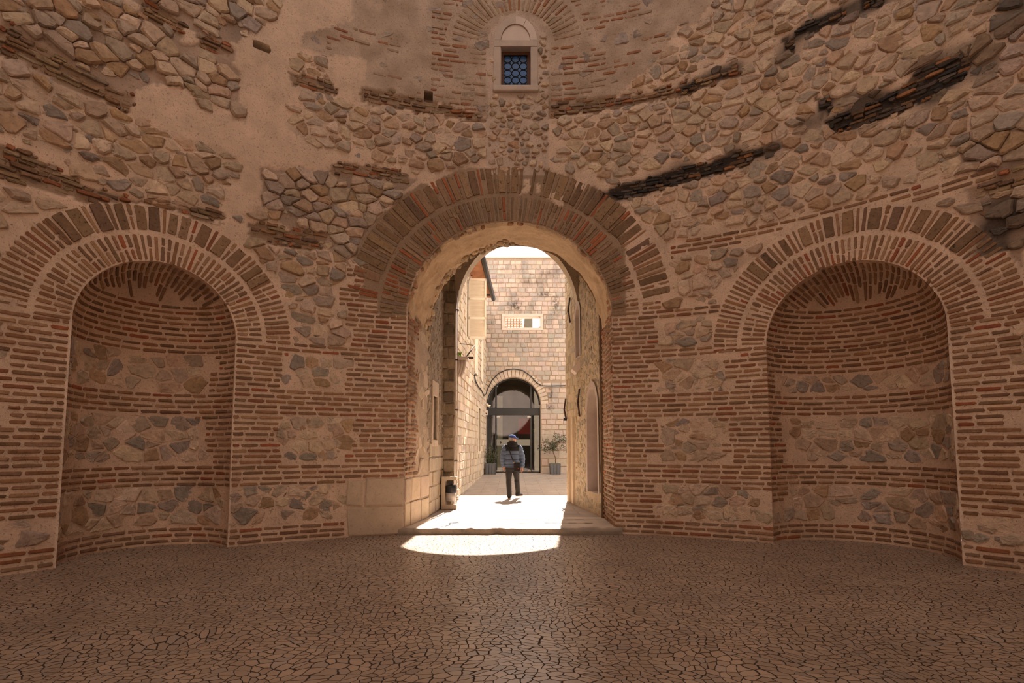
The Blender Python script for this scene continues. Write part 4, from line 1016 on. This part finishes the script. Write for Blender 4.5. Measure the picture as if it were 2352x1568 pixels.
gm.box(1.50, 1.66, 12.5, 12.85, 3.28, 3.62, 'window_stone_new', .02, (Matrix.Rotation(rad(40), 4, 'Y'), (1.6, 12.7, 3.45)))
gm.box(1.80, 2.2, 10.80, 11.02, .1, 6.2, 'bark', .01)
par(gm.build('house_wall'), rh)
dr = MB(); P = [Sg(u, v, -.24) for u, v in ((.14, .6), (.96, .6), (.96, 2.3), (.14, 2.3))]; dr.add(P, [(0, 1, 2, 3)], 'red_door'); o = par(dr.build('door'), rh); o['label'] = 'worn red wooden door'
for u, z0, z1 in ((2.55, 4.72, 5.36), (1.60, 2.25, 2.90), (3.16, 2.28, 2.82)):
    ir = MB(); mz = (z0 + z1) / 2
    P = [Sg(u - .035, z0, .03), Sg(u + .035, z0, .03), Sg(u + .022, mz, .07), Sg(u - .022, mz, .07), Sg(u - .035, z1, .03), Sg(u + .035, z1, .03)]
    Q = [Sg(u - .035, z0, .06), Sg(u + .035, z0, .06), Sg(u + .022, mz, .10), Sg(u - .022, mz, .10), Sg(u - .035, z1, .06), Sg(u + .035, z1, .06)]
    ir.add(P + Q, [(6, 7, 8, 9), (9, 8, 11, 10), (0, 3, 9, 6), (3, 4, 10, 9), (1, 7, 8, 2), (2, 8, 11, 5), (0, 6, 7, 1), (4, 5, 11, 10), (0, 1, 2, 3), (3, 2, 5, 4)], 'iron')
    ir.tube([Sg(u - .05, mz, .085), Sg(u + .05, mz, .085)], .02, 'iron', 8); par(ir.build('iron_strap'), rh)
lb = MB(); lb.box(1.37, 1.46, 14.05, 14.15, 2.24, 2.33, 'dark_metal', .01); lb.box(1.39, 1.44, 14.02, 14.05, 2.25, 2.31, 'black_plastic', .005); lb.box(1.44, 1.50, 14.08, 14.12, 2.26, 2.30, 'iron')
tag(lb.build('wall_lamp'), 'small dark box lamp at the far corner of the right house', 'lamp')

# ------------------------------------------------------------------ street furniture
def cable():
    mb = MB(); pts = []
    pxl = [(1090, 860), (1092, 874), (1098, 886), (1106, 896), (1112, 909)]
    for x, y in pxl:                     # along the left wall
        r = ray(x, y); k = None
        for i in range(400):
            Y = 15 + i * .03; X = r[0] * Y / r[1]; f = (Y - H0.y) / (H1.y - H0.y); wx = H0.x + (H1.x - H0.x) * f + .05
            if X >= wx - .0 and k is None: pass
            if X <= wx: k = Y; break
        Y = k or 23; X = r[0] * Y / r[1]; pts.append((X, Y, CH + r[2] * Y / r[1]))
    for x, y in [(1116, 905), (1122, 889), (1130, 873), (1145, 857), (1163, 849), (1180, 847), (1200, 850), (1218, 862), (1232, 878), (1243, 885), (1258, 886), (1300, 885)]:
        X, z = atY(x, y, YF - .07); pts.append((X, YF - .07, z))
    mb.tube(pts, .022, 'black_plastic', 6); o = mb.build('cable'); tag(o, 'black cable looping over the glazed arch of the far building', 'cable')
cable()
cm = thing('security_camera', (-1.05, 23.8, 3.5), 'small white security camera at the left springing of the glazed arch', 'camera')
mb = MB(); x, z = atY(1121, 931, 23.75); mb.tube([(x - .10, 23.78, z + .05), (x + .10, 23.60, z - .06)], .055, 'white_paint', 12); mb.tube([(x + .10, 23.60, z - .06), (x + .115, 23.587, z - .07)], .04, 'lead', 12); par(mb.build('camera_body'), cm)
mb = MB(); mb.tube([(x - .02, 23.72, z), (x - .04, 23.85, z + .09), (x - .04, 23.97, z + .09)], .018, 'white_paint', 8); par(mb.build('mount'), cm)
x, z = atY(1117, 947, 23.9); mb = MB(); mb.box(x - .05, x + .06, 23.85, 23.98, z - .12, z + .1, 'window_stone_new', .01); mb.box(x - .03, x + .04, 23.835, 23.85, z - .06, z - .02, 'dark_metal')
tag(mb.build('junction_box'), 'cream junction box under the security camera', 'box')

def planter(x, y, w, h, label, kind):
    t = thing('potted_tree', (x, y, ground(y) - .005), label, 'plant', None); z0 = ground(y)
    p = MB(); a, b = w / 2 * .94, w / 2
    vs = [(sx * a, sy * a, 0) for sx, sy in ((-1, -1), (1, -1), (1, 1), (-1, 1))] + [(sx * b, sy * b, h) for sx, sy in ((-1, -1), (1, -1), (1, 1), (-1, 1))] + [(sx * b * .88, sy * b * .88, h) for sx, sy in ((-1, -1), (1, -1), (1, 1), (-1, 1))] + [(sx * b * .86, sy * b * .86, h - .05) for sx, sy in ((-1, -1), (1, -1), (1, 1), (-1, 1))]
    vs = [(v[0], v[1], v[2] + .005) for v in vs]
    fs = [(0, 3, 2, 1)] + [(i + 4 * l, (i + 1) % 4 + 4 * l, (i + 1) % 4 + 4 * l + 4, i + 4 * l + 4) for l in range(3) for i in range(4)]
    p.add(vs, fs, 'grey_box'); 
    for k in (-1, -.33, .33, 1): p.box(k * a * .9 - .006, k * a * .9 + .006, -b - .004, -a + .01, .02, h - .02, 'dark_metal')
    p.build('pot', t)
    s = MB(); n_ = 8; s.add([(-b * .87 + 2 * b * .87 * i / n_, -b * .87 + 2 * b * .87 * j / n_, h - .03 + U(0, .05)) for j in range(n_ + 1) for i in range(n_ + 1)], [(j * 9 + i, j * 9 + i + 1, j * 9 + i + 10, j * 9 + i + 9) for j in range(8) for i in range(8)], 'soil', (1, 1, 1), True)
    s.build('ground_cover', t)
    tr = MB(); fo = MB()
    def leaf(c, sz):
        a = Vector((U(-1, 1), U(-1, 1), U(-.6, 1))).normalized() * sz; b = a.cross(Vector((U(-1, 1), U(-1, 1), U(-1, 1)))).normalized() * sz * .32
        fo.add([tuple(c - a), tuple(c + b), tuple(c + a), tuple(c - b)], [(0, 1, 2, 3)], 'leaf')
    if kind == 'tree':
        top = Vector((-.10, 0, h + .62)); tr.tube([(0.04, 0, h - .05), (0.03, 0, h + .25), (-.06, 0.01, h + .45), tuple(top)], [.028, .022, .02, .018], 'bark', 8)
        for k in range(18):
            a = U(0, 2 * PI); r = U(.15, .62); e = top + Vector((math.cos(a) * r + .08, math.sin(a) * r * .7, U(-.08, .55) + (.1 if r < .3 else -.05)))
            mid = (top + e) / 2 + Vector((0, 0, .05)); tr.tube([tuple(top), tuple(mid), tuple(e)], [.012, .008, .004], 'bark', 6)
            for i in range(46): leaf(e + Vector((U(-1, 1), U(-1, 1), U(-1, 1))) * .14, U(.03, .055))
            for i in range(8): leaf(mid + Vector((U(-1, 1), U(-1, 1), U(-1, 1))) * .10, U(.025, .045))
    else:
        for k in range(15):
            a = U(0, 2 * PI); r = U(.05, .32); e = Vector((math.cos(a) * r, math.sin(a) * r, h + U(.15, .80)))
            b_ = Vector((math.cos(a) * .08, math.sin(a) * .08, h - .04)); tr.tube([tuple(b_), tuple((b_ + e) / 2 + Vector((0, 0, .04))), tuple(e)], [.012, .009, .004], 'bark', 6)
            for i in range(60): leaf(b_.lerp(e, U(.25, 1.05)) + Vector((U(-1, 1), U(-1, 1), U(-1, 1))) * .10, U(.025, .045))
    tr.build('trunk' if kind == 'tree' else 'stems', t); fo.build('foliage', t)
planter(-.93, 23.35, .48, .47, 'leafy shrub in a square grey pot, left of the glass entrance', 'shrub')
planter(1.88, 23.35, .47, .46, 'small olive tree on a bare stem in a square grey pot, right of the entrance', 'tree')

# litter bin
bn = thing('litter_bin', (-1.44, 12.35, .12), 'ochre framed litter bin with a black bag, at the foot of the dark pier', 'bin')
fx0, fx1, z0, z1 = -1.61, -1.27, .125, .86
mb = MB()
for a, b, c, d in ((fx0, fx0 + .085, z0 + .10, z1 - .08), (fx0, fx1, z1 - .08, z1), (fx0, fx1, z0, z0 + .10)): mb.box(a, b, 12.22, 12.44, c, d, 'bin_paint', .008)
for cx_, cz_, sx_, sz_ in ((fx0 + .085, z1 - .08, 1, -1), (fx0 + .085, z0 + .10, 1, 1)):
    mb.add([(cx_, 12.225, cz_), (cx_ + .045 * sx_, 12.225, cz_), (cx_ + .013, 12.225, cz_ + .013 * sz_), (cx_, 12.225, cz_ + .045 * sz_)] + [(cx_, 12.435, cz_), (cx_ + .045 * sx_, 12.435, cz_), (cx_ + .013, 12.435, cz_ + .013 * sz_), (cx_, 12.435, cz_ + .045 * sz_)], [(0, 1, 2, 3), (4, 7, 6, 5), (1, 2, 6, 5), (2, 3, 7, 6)], 'bin_paint')
par(mb.build('frame'), bn)
mb = MB(); mb.loft([((-1.405, 12.33, .30), .105, .095), ((-1.40, 12.33, .53), .118, .105)], 'bin_metal', 24); mb.box(-1.40, -1.36, 12.34, 12.40, .22, .31, 'bin_metal'); par(mb.build('basket'), bn)
mb = MB(); rr = []
for i, (z, r) in enumerate(((.49, .122), (.52, .130), (.56, .126), (.60, .132), (.64, .125), (.67, .105))): rr.append(((-1.40, 12.33, z), r + U(-.004, .004), r * .9))
mb.loft(rr, 'black_plastic', 28); mb.box(-1.46, -1.36, 12.30, 12.36, .64, .80, 'black_plastic', .01); par(mb.build('bin_bag'), bn)
mb = MB(); mb.tube([(-1.27, 12.33, .38), (-1.23, 12.33, .40)], .03, 'bin_metal', 10); par(mb.build('latch'), bn)
mb = MB(); mb.tube([(-1.30, 12.33, .66), (-1.245, 12.33, .69)], .012, 'bin_metal', 8); par(mb.build('hinge'), bn)

# ------------------------------------------------------------------ leaded window in the round wall
wn = bpy.data.objects.new('window_1', None); COL.objects.link(wn); wn.location = (-.02, 9.74, 8.47); wn['kind'] = 'structure'; wn['label'] = 'small leaded window with round panes in a stone frame, above the doorway'
YW = CY + R + .0
def wpart(name, mb): return par(mb.build(name), wn)
cxw = CX - .03 - .05
X0, X1, Z0, Z1 = CX - .34, CX + .24, 8.47, 9.27   # clear opening
mb = MB(); mb.box(X0 - .14, X0, YW - .04, YW + .25, Z0, Z1, 'window_stone', .01); wpart('stone_jamb', mb)
mb = MB(); mb.box(X1, X1 + .14, YW - .04, YW + .25, Z0, Z1, 'window_stone', .01); wpart('stone_jamb', mb)
mb = MB(); mb.box(X0 - .13, X1 + .13, YW - .05, YW + .28, Z1, Z1 + .13, 'window_stone', .01); wpart('lintel', mb)
mb = MB(); mb.box(X0 - .15, X1 + .15, YW - .08, YW + .25, Z0 - .12, Z0, 'window_stone', .025); wpart('sill', mb)
xc = (X0 + X1) / 2; zc = Z1 + .13
def arcpart(name, a0, a1, r0, r1, y0, m_, n_=14):
    mb = MB(); vs = []
    for i in range(n_ + 1):
        a = a0 + (a1 - a0) * i / n_; c, s = math.cos(a), math.sin(a)
        for r in (r0, r1):
            for y in (y0, YW + .1): vs.append((xc + r * c, y, zc + r * s * 1.18))
    fs = []
    for i in range(n_):
        b = 4 * i; fs += [(b, b + 4, b + 6, b + 2), (b, b + 1, b + 5, b + 4), (b + 2, b + 6, b + 7, b + 3)]
    fs += [(0, 2, 3, 1), (4 * n_, 4 * n_ + 1, 4 * n_ + 3, 4 * n_ + 2)]
    mb.add(vs, fs, m_); return wpart(name, mb)
arcpart('arch_stone', 0, 1.03, .285, .41, YW - .05, 'window_stone_new'); arcpart('arch_stone', 1.045, PI / 2 - .0, .285, .41, YW - .05, 'window_stone_new'); arcpart('arch_stone', PI / 2 + .01, PI, .285, .41, YW - .05, 'window_stone')
arcpart('tympanum', 0, PI, .0, .28, YW - .02, 'window_stone_new')
mb = MB(); fwd = YW + .10
for a, b, c, d in ((X0, X0 + .06, Z0, Z1), (X1 - .06, X1, Z0, Z1), (X0 + .06, X1 - .06, Z1 - .06, Z1), (X0 + .06, X1 - .06, Z0, Z0 + .015)): mb.box(a, b, fwd, fwd + .07, c, d, 'wood', .002)
wpart('window_frame', mb)
mb = MB(); gx0, gx1, gz0, gz1 = X0 + .06, X1 - .06, Z0 + .015, Z1 - .06
mb.box(gx0, gx1, fwd + .03, fwd + .04, gz0, gz1, 'sky_painted_glass'); wpart('glass_pane', mb)
mb = MB(); cw = (gx1 - gx0) / 3; chh = (gz1 - gz0) / 5
for i in range(3):
    for j in range(5):
        cx_, cz_ = gx0 + cw * (i + .5), gz0 + chh * (j + .5)
        mb.tube([(cx_ + cw * .48 * math.cos(2 * PI * k / 24), fwd + .025, cz_ + chh * .48 * math.sin(2 * PI * k / 24)) for k in range(25)], .008, 'lead', 6)
for a, b, c, d in ((gx0, gx0 + .012, gz0, gz1), (gx1 - .012, gx1, gz0, gz1), (gx0, gx1, gz0, gz0 + .012), (gx0, gx1, gz1 - .012, gz1)): mb.box(a, b, fwd + .015, fwd + .035, c, d, 'lead')
wpart('lead_came', mb)

# ------------------------------------------------------------------ person (seen from behind, walking away, head turned right)
def person():
    gz = .12; X, Y = .0, 14.72
    t = thing('person', (X, Y, gz), 'person in blue cap, slate blue quilted jacket and dark trousers, walking away in the sunlight', 'person')
    def remesh(o, vox, it=2):
        m_ = o.modifiers.new('join', 'REMESH'); m_.mode = 'VOXEL'; m_.voxel_size = vox; m_.use_smooth_shade = True
        if it: s = o.modifiers.new('soft', 'SMOOTH'); s.iterations = it; s.factor = .5
        return o
    # joints (local, z up, facing +Y)
    hipL, hipR = (-.085, 0, .88), (.10, .0, .88)
    kneeL, kneeR = (-.09, .03, .49), (.135, .16, .51)
    ankL, ankR = (-.075, .02, .09), (.165, .33, .13)
    shL, shR = (-.185, 0, 1.42), (.20, 0, 1.42)
    elL, elR = (-.265, .0, 1.14), (.29, .02, 1.13)
    wrL, wrR = (-.235, .05, .89), (.285, .07, .87)
    # --- body
    b = MB(); sk = 'skin'
    b.loft([((0, 0, .84), .14, .10), ((0, 0, .95), .155, .105), ((0, 0, 1.08), .13, .095), ((0, 0, 1.25), .155, .105), ((0, -.005, 1.38), .17, .10), ((0, -.01, 1.44), .12, .075), ((.0, .0, 1.48), .055, .055)], sk)
    for h, k, a in ((hipL, kneeL, ankL), (hipR, kneeR, ankR)): b.tube([h, ((h[0] + k[0]) / 2, (h[1] + k[1]) / 2, (h[2] + k[2]) / 2), k, ((k[0] + a[0]) / 2, (k[1] + a[1]) / 2 - .01, (k[2] + a[2]) / 2 + .05), a], [.082, .072, .052, .050, .036], sk, 14)
    for h, k, a in ((shL, elL, wrL), (shR, elR, wrR)): b.tube([(h[0] * .7, h[1], h[2]), h, k, a], [.055, .052, .04, .026], sk, 14)
    b.tube([(0, 0, 1.42), (.0, .005, 1.50), (.005, .015, 1.56)], [.062, .055, .055], sk, 14)
    # head: faces right and a little forward
    yaw = rad(-68); hc = Vector((.012, .02, 1.635)); fw = Vector((-math.sin(yaw), math.cos(yaw), 0)); rt = Vector((math.cos(yaw), math.sin(yaw), 0))
    def hp(f, r, u): q = hc + fw * f + rt * r + Vector((0, 0, u)); return (q.x, q.y, q.z)
    for z, f, rf_, rr_ in ((-.105, .035, .035, .035), (-.085, .025, .062, .052), (-.045, .008, .085, .066), (0, 0, .096, .075), (.045, -.003, .097, .076), (.085, -.006, .082, .066), (.108, -.008, .05, .042)):
        pass
    rings = [(hp(f, 0, z), rf_, rr_, PI / 2 + yaw) for z, f, rf_, rr_ in ((-.108, .045, .030, .030), (-.088, .030, .060, .050), (-.045, .010, .086, .064), (0, 0, .097, .073), (.045, -.003, .098, .075), (.085, -.006, .082, .064), (.108, -.008, .05, .040))]
    b.loft(rings, sk, 20)
    b.tube([hp(.088, 0, .022), hp(.112, 0, -.012), hp(.098, 0, -.026)], [.010, .015, .010], sk, 8)       # nose
    b.tube([hp(.088, -.022, -.055), hp(.097, 0, -.055), hp(.088, .022, -.055)], .008, sk, 6)            # lips
    for s in (-1, 1): b.tube([hp(-.008, s * .072, .028), hp(-.016, s * .084, .012), hp(-.006, s * .078, -.022)], [.012, .014, .009], sk, 8)   # ears
    # hands
    for w, e, s in ((wrL, elL, -1), (wrR, elR, 1)):
        w = Vector(w); d = (w - Vector(e)).normalized(); sd = Vector((-s * .55, .83, 0)); sd = (sd - d * sd.dot(d)).normalized(); inn = Vector((-s * .83, -.55, 0)); inn = (inn - d * inn.dot(d)).normalized()
        b.tube([tuple(w - d * .02), tuple(w + d * .03), tuple(w + d * .085)], [.026, .037, .039], sk, 12, True, .42, True, (1, 1, 1), tuple(sd))
        for k, l in zip((-1.5, -.5, .5, 1.5), (.062, .076, .080, .070)):
            p0 = w + d * .075 + sd * k * .019; p1 = p0 + d * l * .5 + inn * .008; p2 = p1 + d * l * .38 + inn * .024; b.tube([tuple(p0), tuple(p1), tuple(p2)], [.0095, .0088, .0075], sk, 8)
        p0 = w + d * .025 + sd * .030; b.tube([tuple(p0), tuple(p0 + d * .03 + sd * .02 + inn * .01), tuple(p0 + d * .062 + sd * .022 + inn * .018)], [.012, .0105, .0085], sk, 8)
    remesh(b.build('body', t), .0055, 1)
    for s in (-1, 1):
        ey = MB(); ey.sphere(hp(.082, s * .028, .022), .011, .011, .008, 'white_paint', 10, 8); ey.sphere(hp(.0925, s * .028, .022), .005, .005, .005, 'lead', 8, 6); ey.build('eye', t)
    gls = MB()
    for s in (-1, 1): gls.tube([hp(.104, s * .030, .022), hp(.100, s * .030, .022)], .022, 'lead', 14); gls.tube([hp(.10, s * .055, .028), hp(.0, s * .082, .026)], .0035, 'lead', 6)
    gls.tube([hp(.106, -.012, .026), hp(.106, .012, .026)], .003, 'lead', 6); gls.build('sunglasses', t)
    hr = MB(); vs = []
    hr.loft([(hp(-.022, 0, -.055), .062, .060, PI / 2 + yaw), (hp(-.020, 0, -.03), .083, .073, PI / 2 + yaw), (hp(-.016, 0, .01), .090, .080, PI / 2 + yaw), (hp(-.014, 0, .05), .094, .082, PI / 2 + yaw)], 'hair', 20); hr.build('hair', t)
    cp = MB(); cp.loft([(hp(0, 0, .034), .106, .086, PI / 2 + yaw), (hp(0, 0, .055), .108, .088, PI / 2 + yaw), (hp(-.003, 0, .090), .098, .080, PI / 2 + yaw), (hp(-.006, 0, .118), .072, .060, PI / 2 + yaw), (hp(-.008, 0, .132), .03, .028, PI / 2 + yaw)], 'cap', 24)
    cap = cp.build('cap', t); br_ = MB(); vs = []
    for i in range(9):
        a = -1.0 + 2.0 * i / 8
        for r, z in ((.098, .040), (.185 - .03 * a * a, .030)):
            for th in (0, .008): vs.append(hp(math.cos(a) * r, math.sin(a) * .088 * (1 if r < .1 else .92), z + th))
    fs = []
    for i in range(8): q = 4 * i; fs += [(q, q + 4, q + 6, q + 2), (q + 1, q + 3, q + 7, q + 5), (q + 2, q + 6, q + 7, q + 3)]
    br_.add(vs, fs, 'cap', (1, 1, 1), True); o = br_.build('cap_brim', cap)
    # --- trousers
    p = MB()
    p.loft([((.005, 0, .79), .155, .115), ((.005, 0, .90), .178, .128), ((0, 0, 1.0), .165, .12)], 'trouser')
    def leg(h, k, a): 
        k2 = ((k[0] + a[0]) / 2, (k[1] + a[1]) / 2 - .015, (k[2] + a[2]) / 2)
        p.tube([(h[0], h[1], h[2] - .02), ((h[0] + k[0]) / 2, (h[1] + k[1]) / 2, (h[2] + k[2]) / 2), (k[0], k[1], k[2] + .04), (k[0], k[1] - .005, k[2] - .03), k2, (a[0], a[1] - .005, a[2] + .07), (a[0], a[1], a[2] - .025)], [.096, .090, .074, .076, .070, .068, .073], 'trouser', 18)
    leg(hipL, kneeL, ankL); leg(hipR, kneeR, ankR)
    o = remesh(p.build('trousers', t), .012, 3)
    # --- jacket: puffed tiers
    j = MB()
    tiers = [(.865, .182, .128), (.90, .196, .142), (.95, .192, .138), (.955, .182, .130), (1.01, .203, .147), (1.075, .196, .140), (1.08, .186, .133), (1.15, .208, .150), (1.215, .200, .142), (1.22, .190, .135), (1.285, .213, .148), (1.34, .205, .138)]
    j.loft([((.008, 0, z), rx, ry) for z, rx, ry in tiers] + [((.008, -.003, 1.40), .195, .125), ((.008, -.005, 1.45), .14, .105), ((.01, -.005, 1.49), .08, .08)], 'blue_cloth', 30)
    for h, e, w in ((shL, elL, wrL), (shR, elR, wrR)):
        h, e, w = Vector(h), Vector(e), Vector(w); pts = []; rs = []
        for a, c, r0, r1, n_ in ((h, e, .088, .078, 3), (e, w, .078, .062, 3)):
            for i in range(n_):
                for f, k in ((.02, .86), (.5, 1.06), (.93, .96)): pts.append(tuple(a.lerp(c, (i + f) / n_))); rs.append((r0 + (r1 - r0) * (i + f) / n_) * k)
        pts.append(tuple(w.lerp(e, -.02))); rs.append(.040)
        j.tube([tuple(h + Vector((-h.x * .35, 0, .0)))] + pts, [.075] + rs, 'blue_cloth', 20)
    jk = remesh(j.build('jacket', t), .0095, 1)
    sm_ = MB()
    for z, rx, ry in ((.952, .184, .132), (1.078, .188, .136), (1.218, .192, .138), (.888, .193, .139)):
        sm_.tube([(.008 + rx * 1.0 * math.cos(2 * PI * k / 40), ry * 1.0 * math.sin(2 * PI * k / 40), z) for k in range(41)], .005, 'black_cloth', 6)
    o = sm_.build('seam', jk)
    yk = MB(); yk.loft([((.008, -.001, 1.315), .214, .149), ((.008, -.002, 1.36), .212, .142), ((.008, -.004, 1.41), .195, .128), ((.008, -.006, 1.455), .145, .110), ((.01, -.006, 1.49), .085, .085)], 'black_cloth', 30)
    for s in (-1, 1): yk.tube([(s * .10 + .008, 0, 1.42), (s * .17 + .008, 0, 1.43), (s * .225 + .008, 0, 1.375)], [.085, .084, .060], 'black_cloth', 16)
    o = remesh(yk.build('shoulder_panel', jk), .012, 2); o['label'] = 'black shoulder panel'
    hd = MB(); hd.loft([((.01, -.03, 1.42), .135, .105), ((.012, -.045, 1.47), .148, .120), ((.014, -.045, 1.515), .138, .115), ((.016, -.02, 1.555), .105, .095), ((.016, .0, 1.575), .07, .07)], 'black_cloth', 24)
    hd.tube([(.008 + .115 * math.cos(a), -.02 + .10 * math.sin(a), 1.535 - .02 * math.sin(a)) for a in [2 * PI * k / 20 for k in range(21)]], .030, 'black_cloth', 10)
    o = remesh(hd.build('hood', jk), .012, 2); o['label'] = 'black hood lying on the shoulders'
    # shoes
    for a, toe in ((ankL, rad(4)), (ankR, rad(-48))):
        s = MB(); d = Vector((-math.sin(toe) , math.cos(toe), 0)); c = Vector(a); lift = c.z - .085
        def q(f, z): v = c + d * f; return (v.x, v.y, lift + z)
        s.tube([q(-.075, .05), q(-.06, .05), q(0, .055), (c.x, c.y, lift + .055), q(.08, .045), q(.15, .036), q(.185, .03)][:3] + [q(.08, .045), q(.15, .036), q(.185, .030)], [.02, .040, .046, .044, .038, .018], 'black_cloth', 14)
        s.tube([q(-.03, .06), (c.x, c.y, lift + .11)], [.045, .045], 'black_cloth', 14)
        so = s.build('shoe', t); l = MB(); l.tube([q(-.08, .015), q(-.05, .015), q(.05, .013), q(.13, .013), q(.19, .018)], [.022, .042, .044, .044, .020], 'sole', 14, True, 1)
        # flatten sole
        zz = lift; l.v = [(v[0], v[1], zz + .002 + (v[2] - zz - .015 + .045) * .30) for v in l.v]; l.build('sole', so)
    # bag and strap (carried by the person: a thing of its own)
    bg = thing('shoulder_bag', (X + .145, Y - .19, gz + .78), 'black shoulder bag with a small red mark, hanging at the walking person\'s right hip', 'bag')
    ox, oy, oz = X, Y, gz
    m1 = MB(); m1.box(ox + .055, ox + .225, oy - .245, oy - .150, oz + .76, oz + .985, 'black_cloth', .03); par(m1.build('bag_body'), bg)
    m1 = MB(); m1.box(ox + .050, ox + .230, oy - .252, oy - .146, oz + .905, oz + 1.005, 'black_cloth', .035); par(m1.build('flap'), bg)
    m1 = MB(); m1.box(ox + .165, ox + .185, oy - .2475, oy - .243, oz + .83, oz + .85, 'red_paint'); m1.box(ox + .150, ox + .163, oy - .2475, oy - .243, oz + .842, oz + .848, 'red_paint'); o = par(m1.build('mark'), bg)
    m1 = MB(); path = [(.075, -.185, .96), (.04, -.168, 1.03), (-.01, -.165, 1.15), (-.055, -.165, 1.28), (-.085, -.155, 1.38), (-.105, -.115, 1.46), (-.105, -.03, 1.515), (-.08, .08, 1.47), (-.02, .145, 1.36), (.08, .165, 1.2), (.18, .12, 1.05), (.215, .0, .96), (.20, -.12, .95)]
    m1.tube([(ox + a, oy + b_, oz + c) for a, b_, c in path], .013, 'black_cloth', 8); par(m1.build('strap'), bg)
    m1 = MB(); m1.tube([(ox + .045, oy - .185, oz + 1.02), (ox + .060, oy - .188, oz + .985)], .014, 'sole', 8); par(m1.build('buckle'), bg)
person()

# ------------------------------------------------------------------ light
w = bpy.data.worlds.new('sky'); sc.world = w; w.use_nodes = True
bgn = w.node_tree.nodes['Background']; bgn.inputs[0].default_value = (1.0, .95, .91, 1); bgn.inputs[1].default_value = 2.3
sd = bpy.data.lights.new('sun', 'SUN'); so = bpy.data.objects.new('sun', sd); COL.objects.link(so)
sd.energy = 23.0; sd.angle = rad(.53); sd.color = (1, .91, .82)
el = rad(50.9); az = rad(7.4)
dirv = Vector((-math.sin(az) * math.cos(el), -math.cos(az) * math.cos(el), -math.sin(el)))
so.rotation_euler = dirv.to_track_quat('-Z', 'Y').to_euler(); so.location = (4, 30, 30)

sc.view_settings.view_transform = 'Standard'; sc.view_settings.look = 'None'; sc.view_settings.gamma = 1; sc.view_settings.use_curve_mapping = False
sc.view_settings.exposure = 0.2
sc.cycles.max_bounces = 8; sc.cycles.diffuse_bounces = 5; sc.cycles.transparent_max_bounces = 8
sc.cycles.use_denoising = True
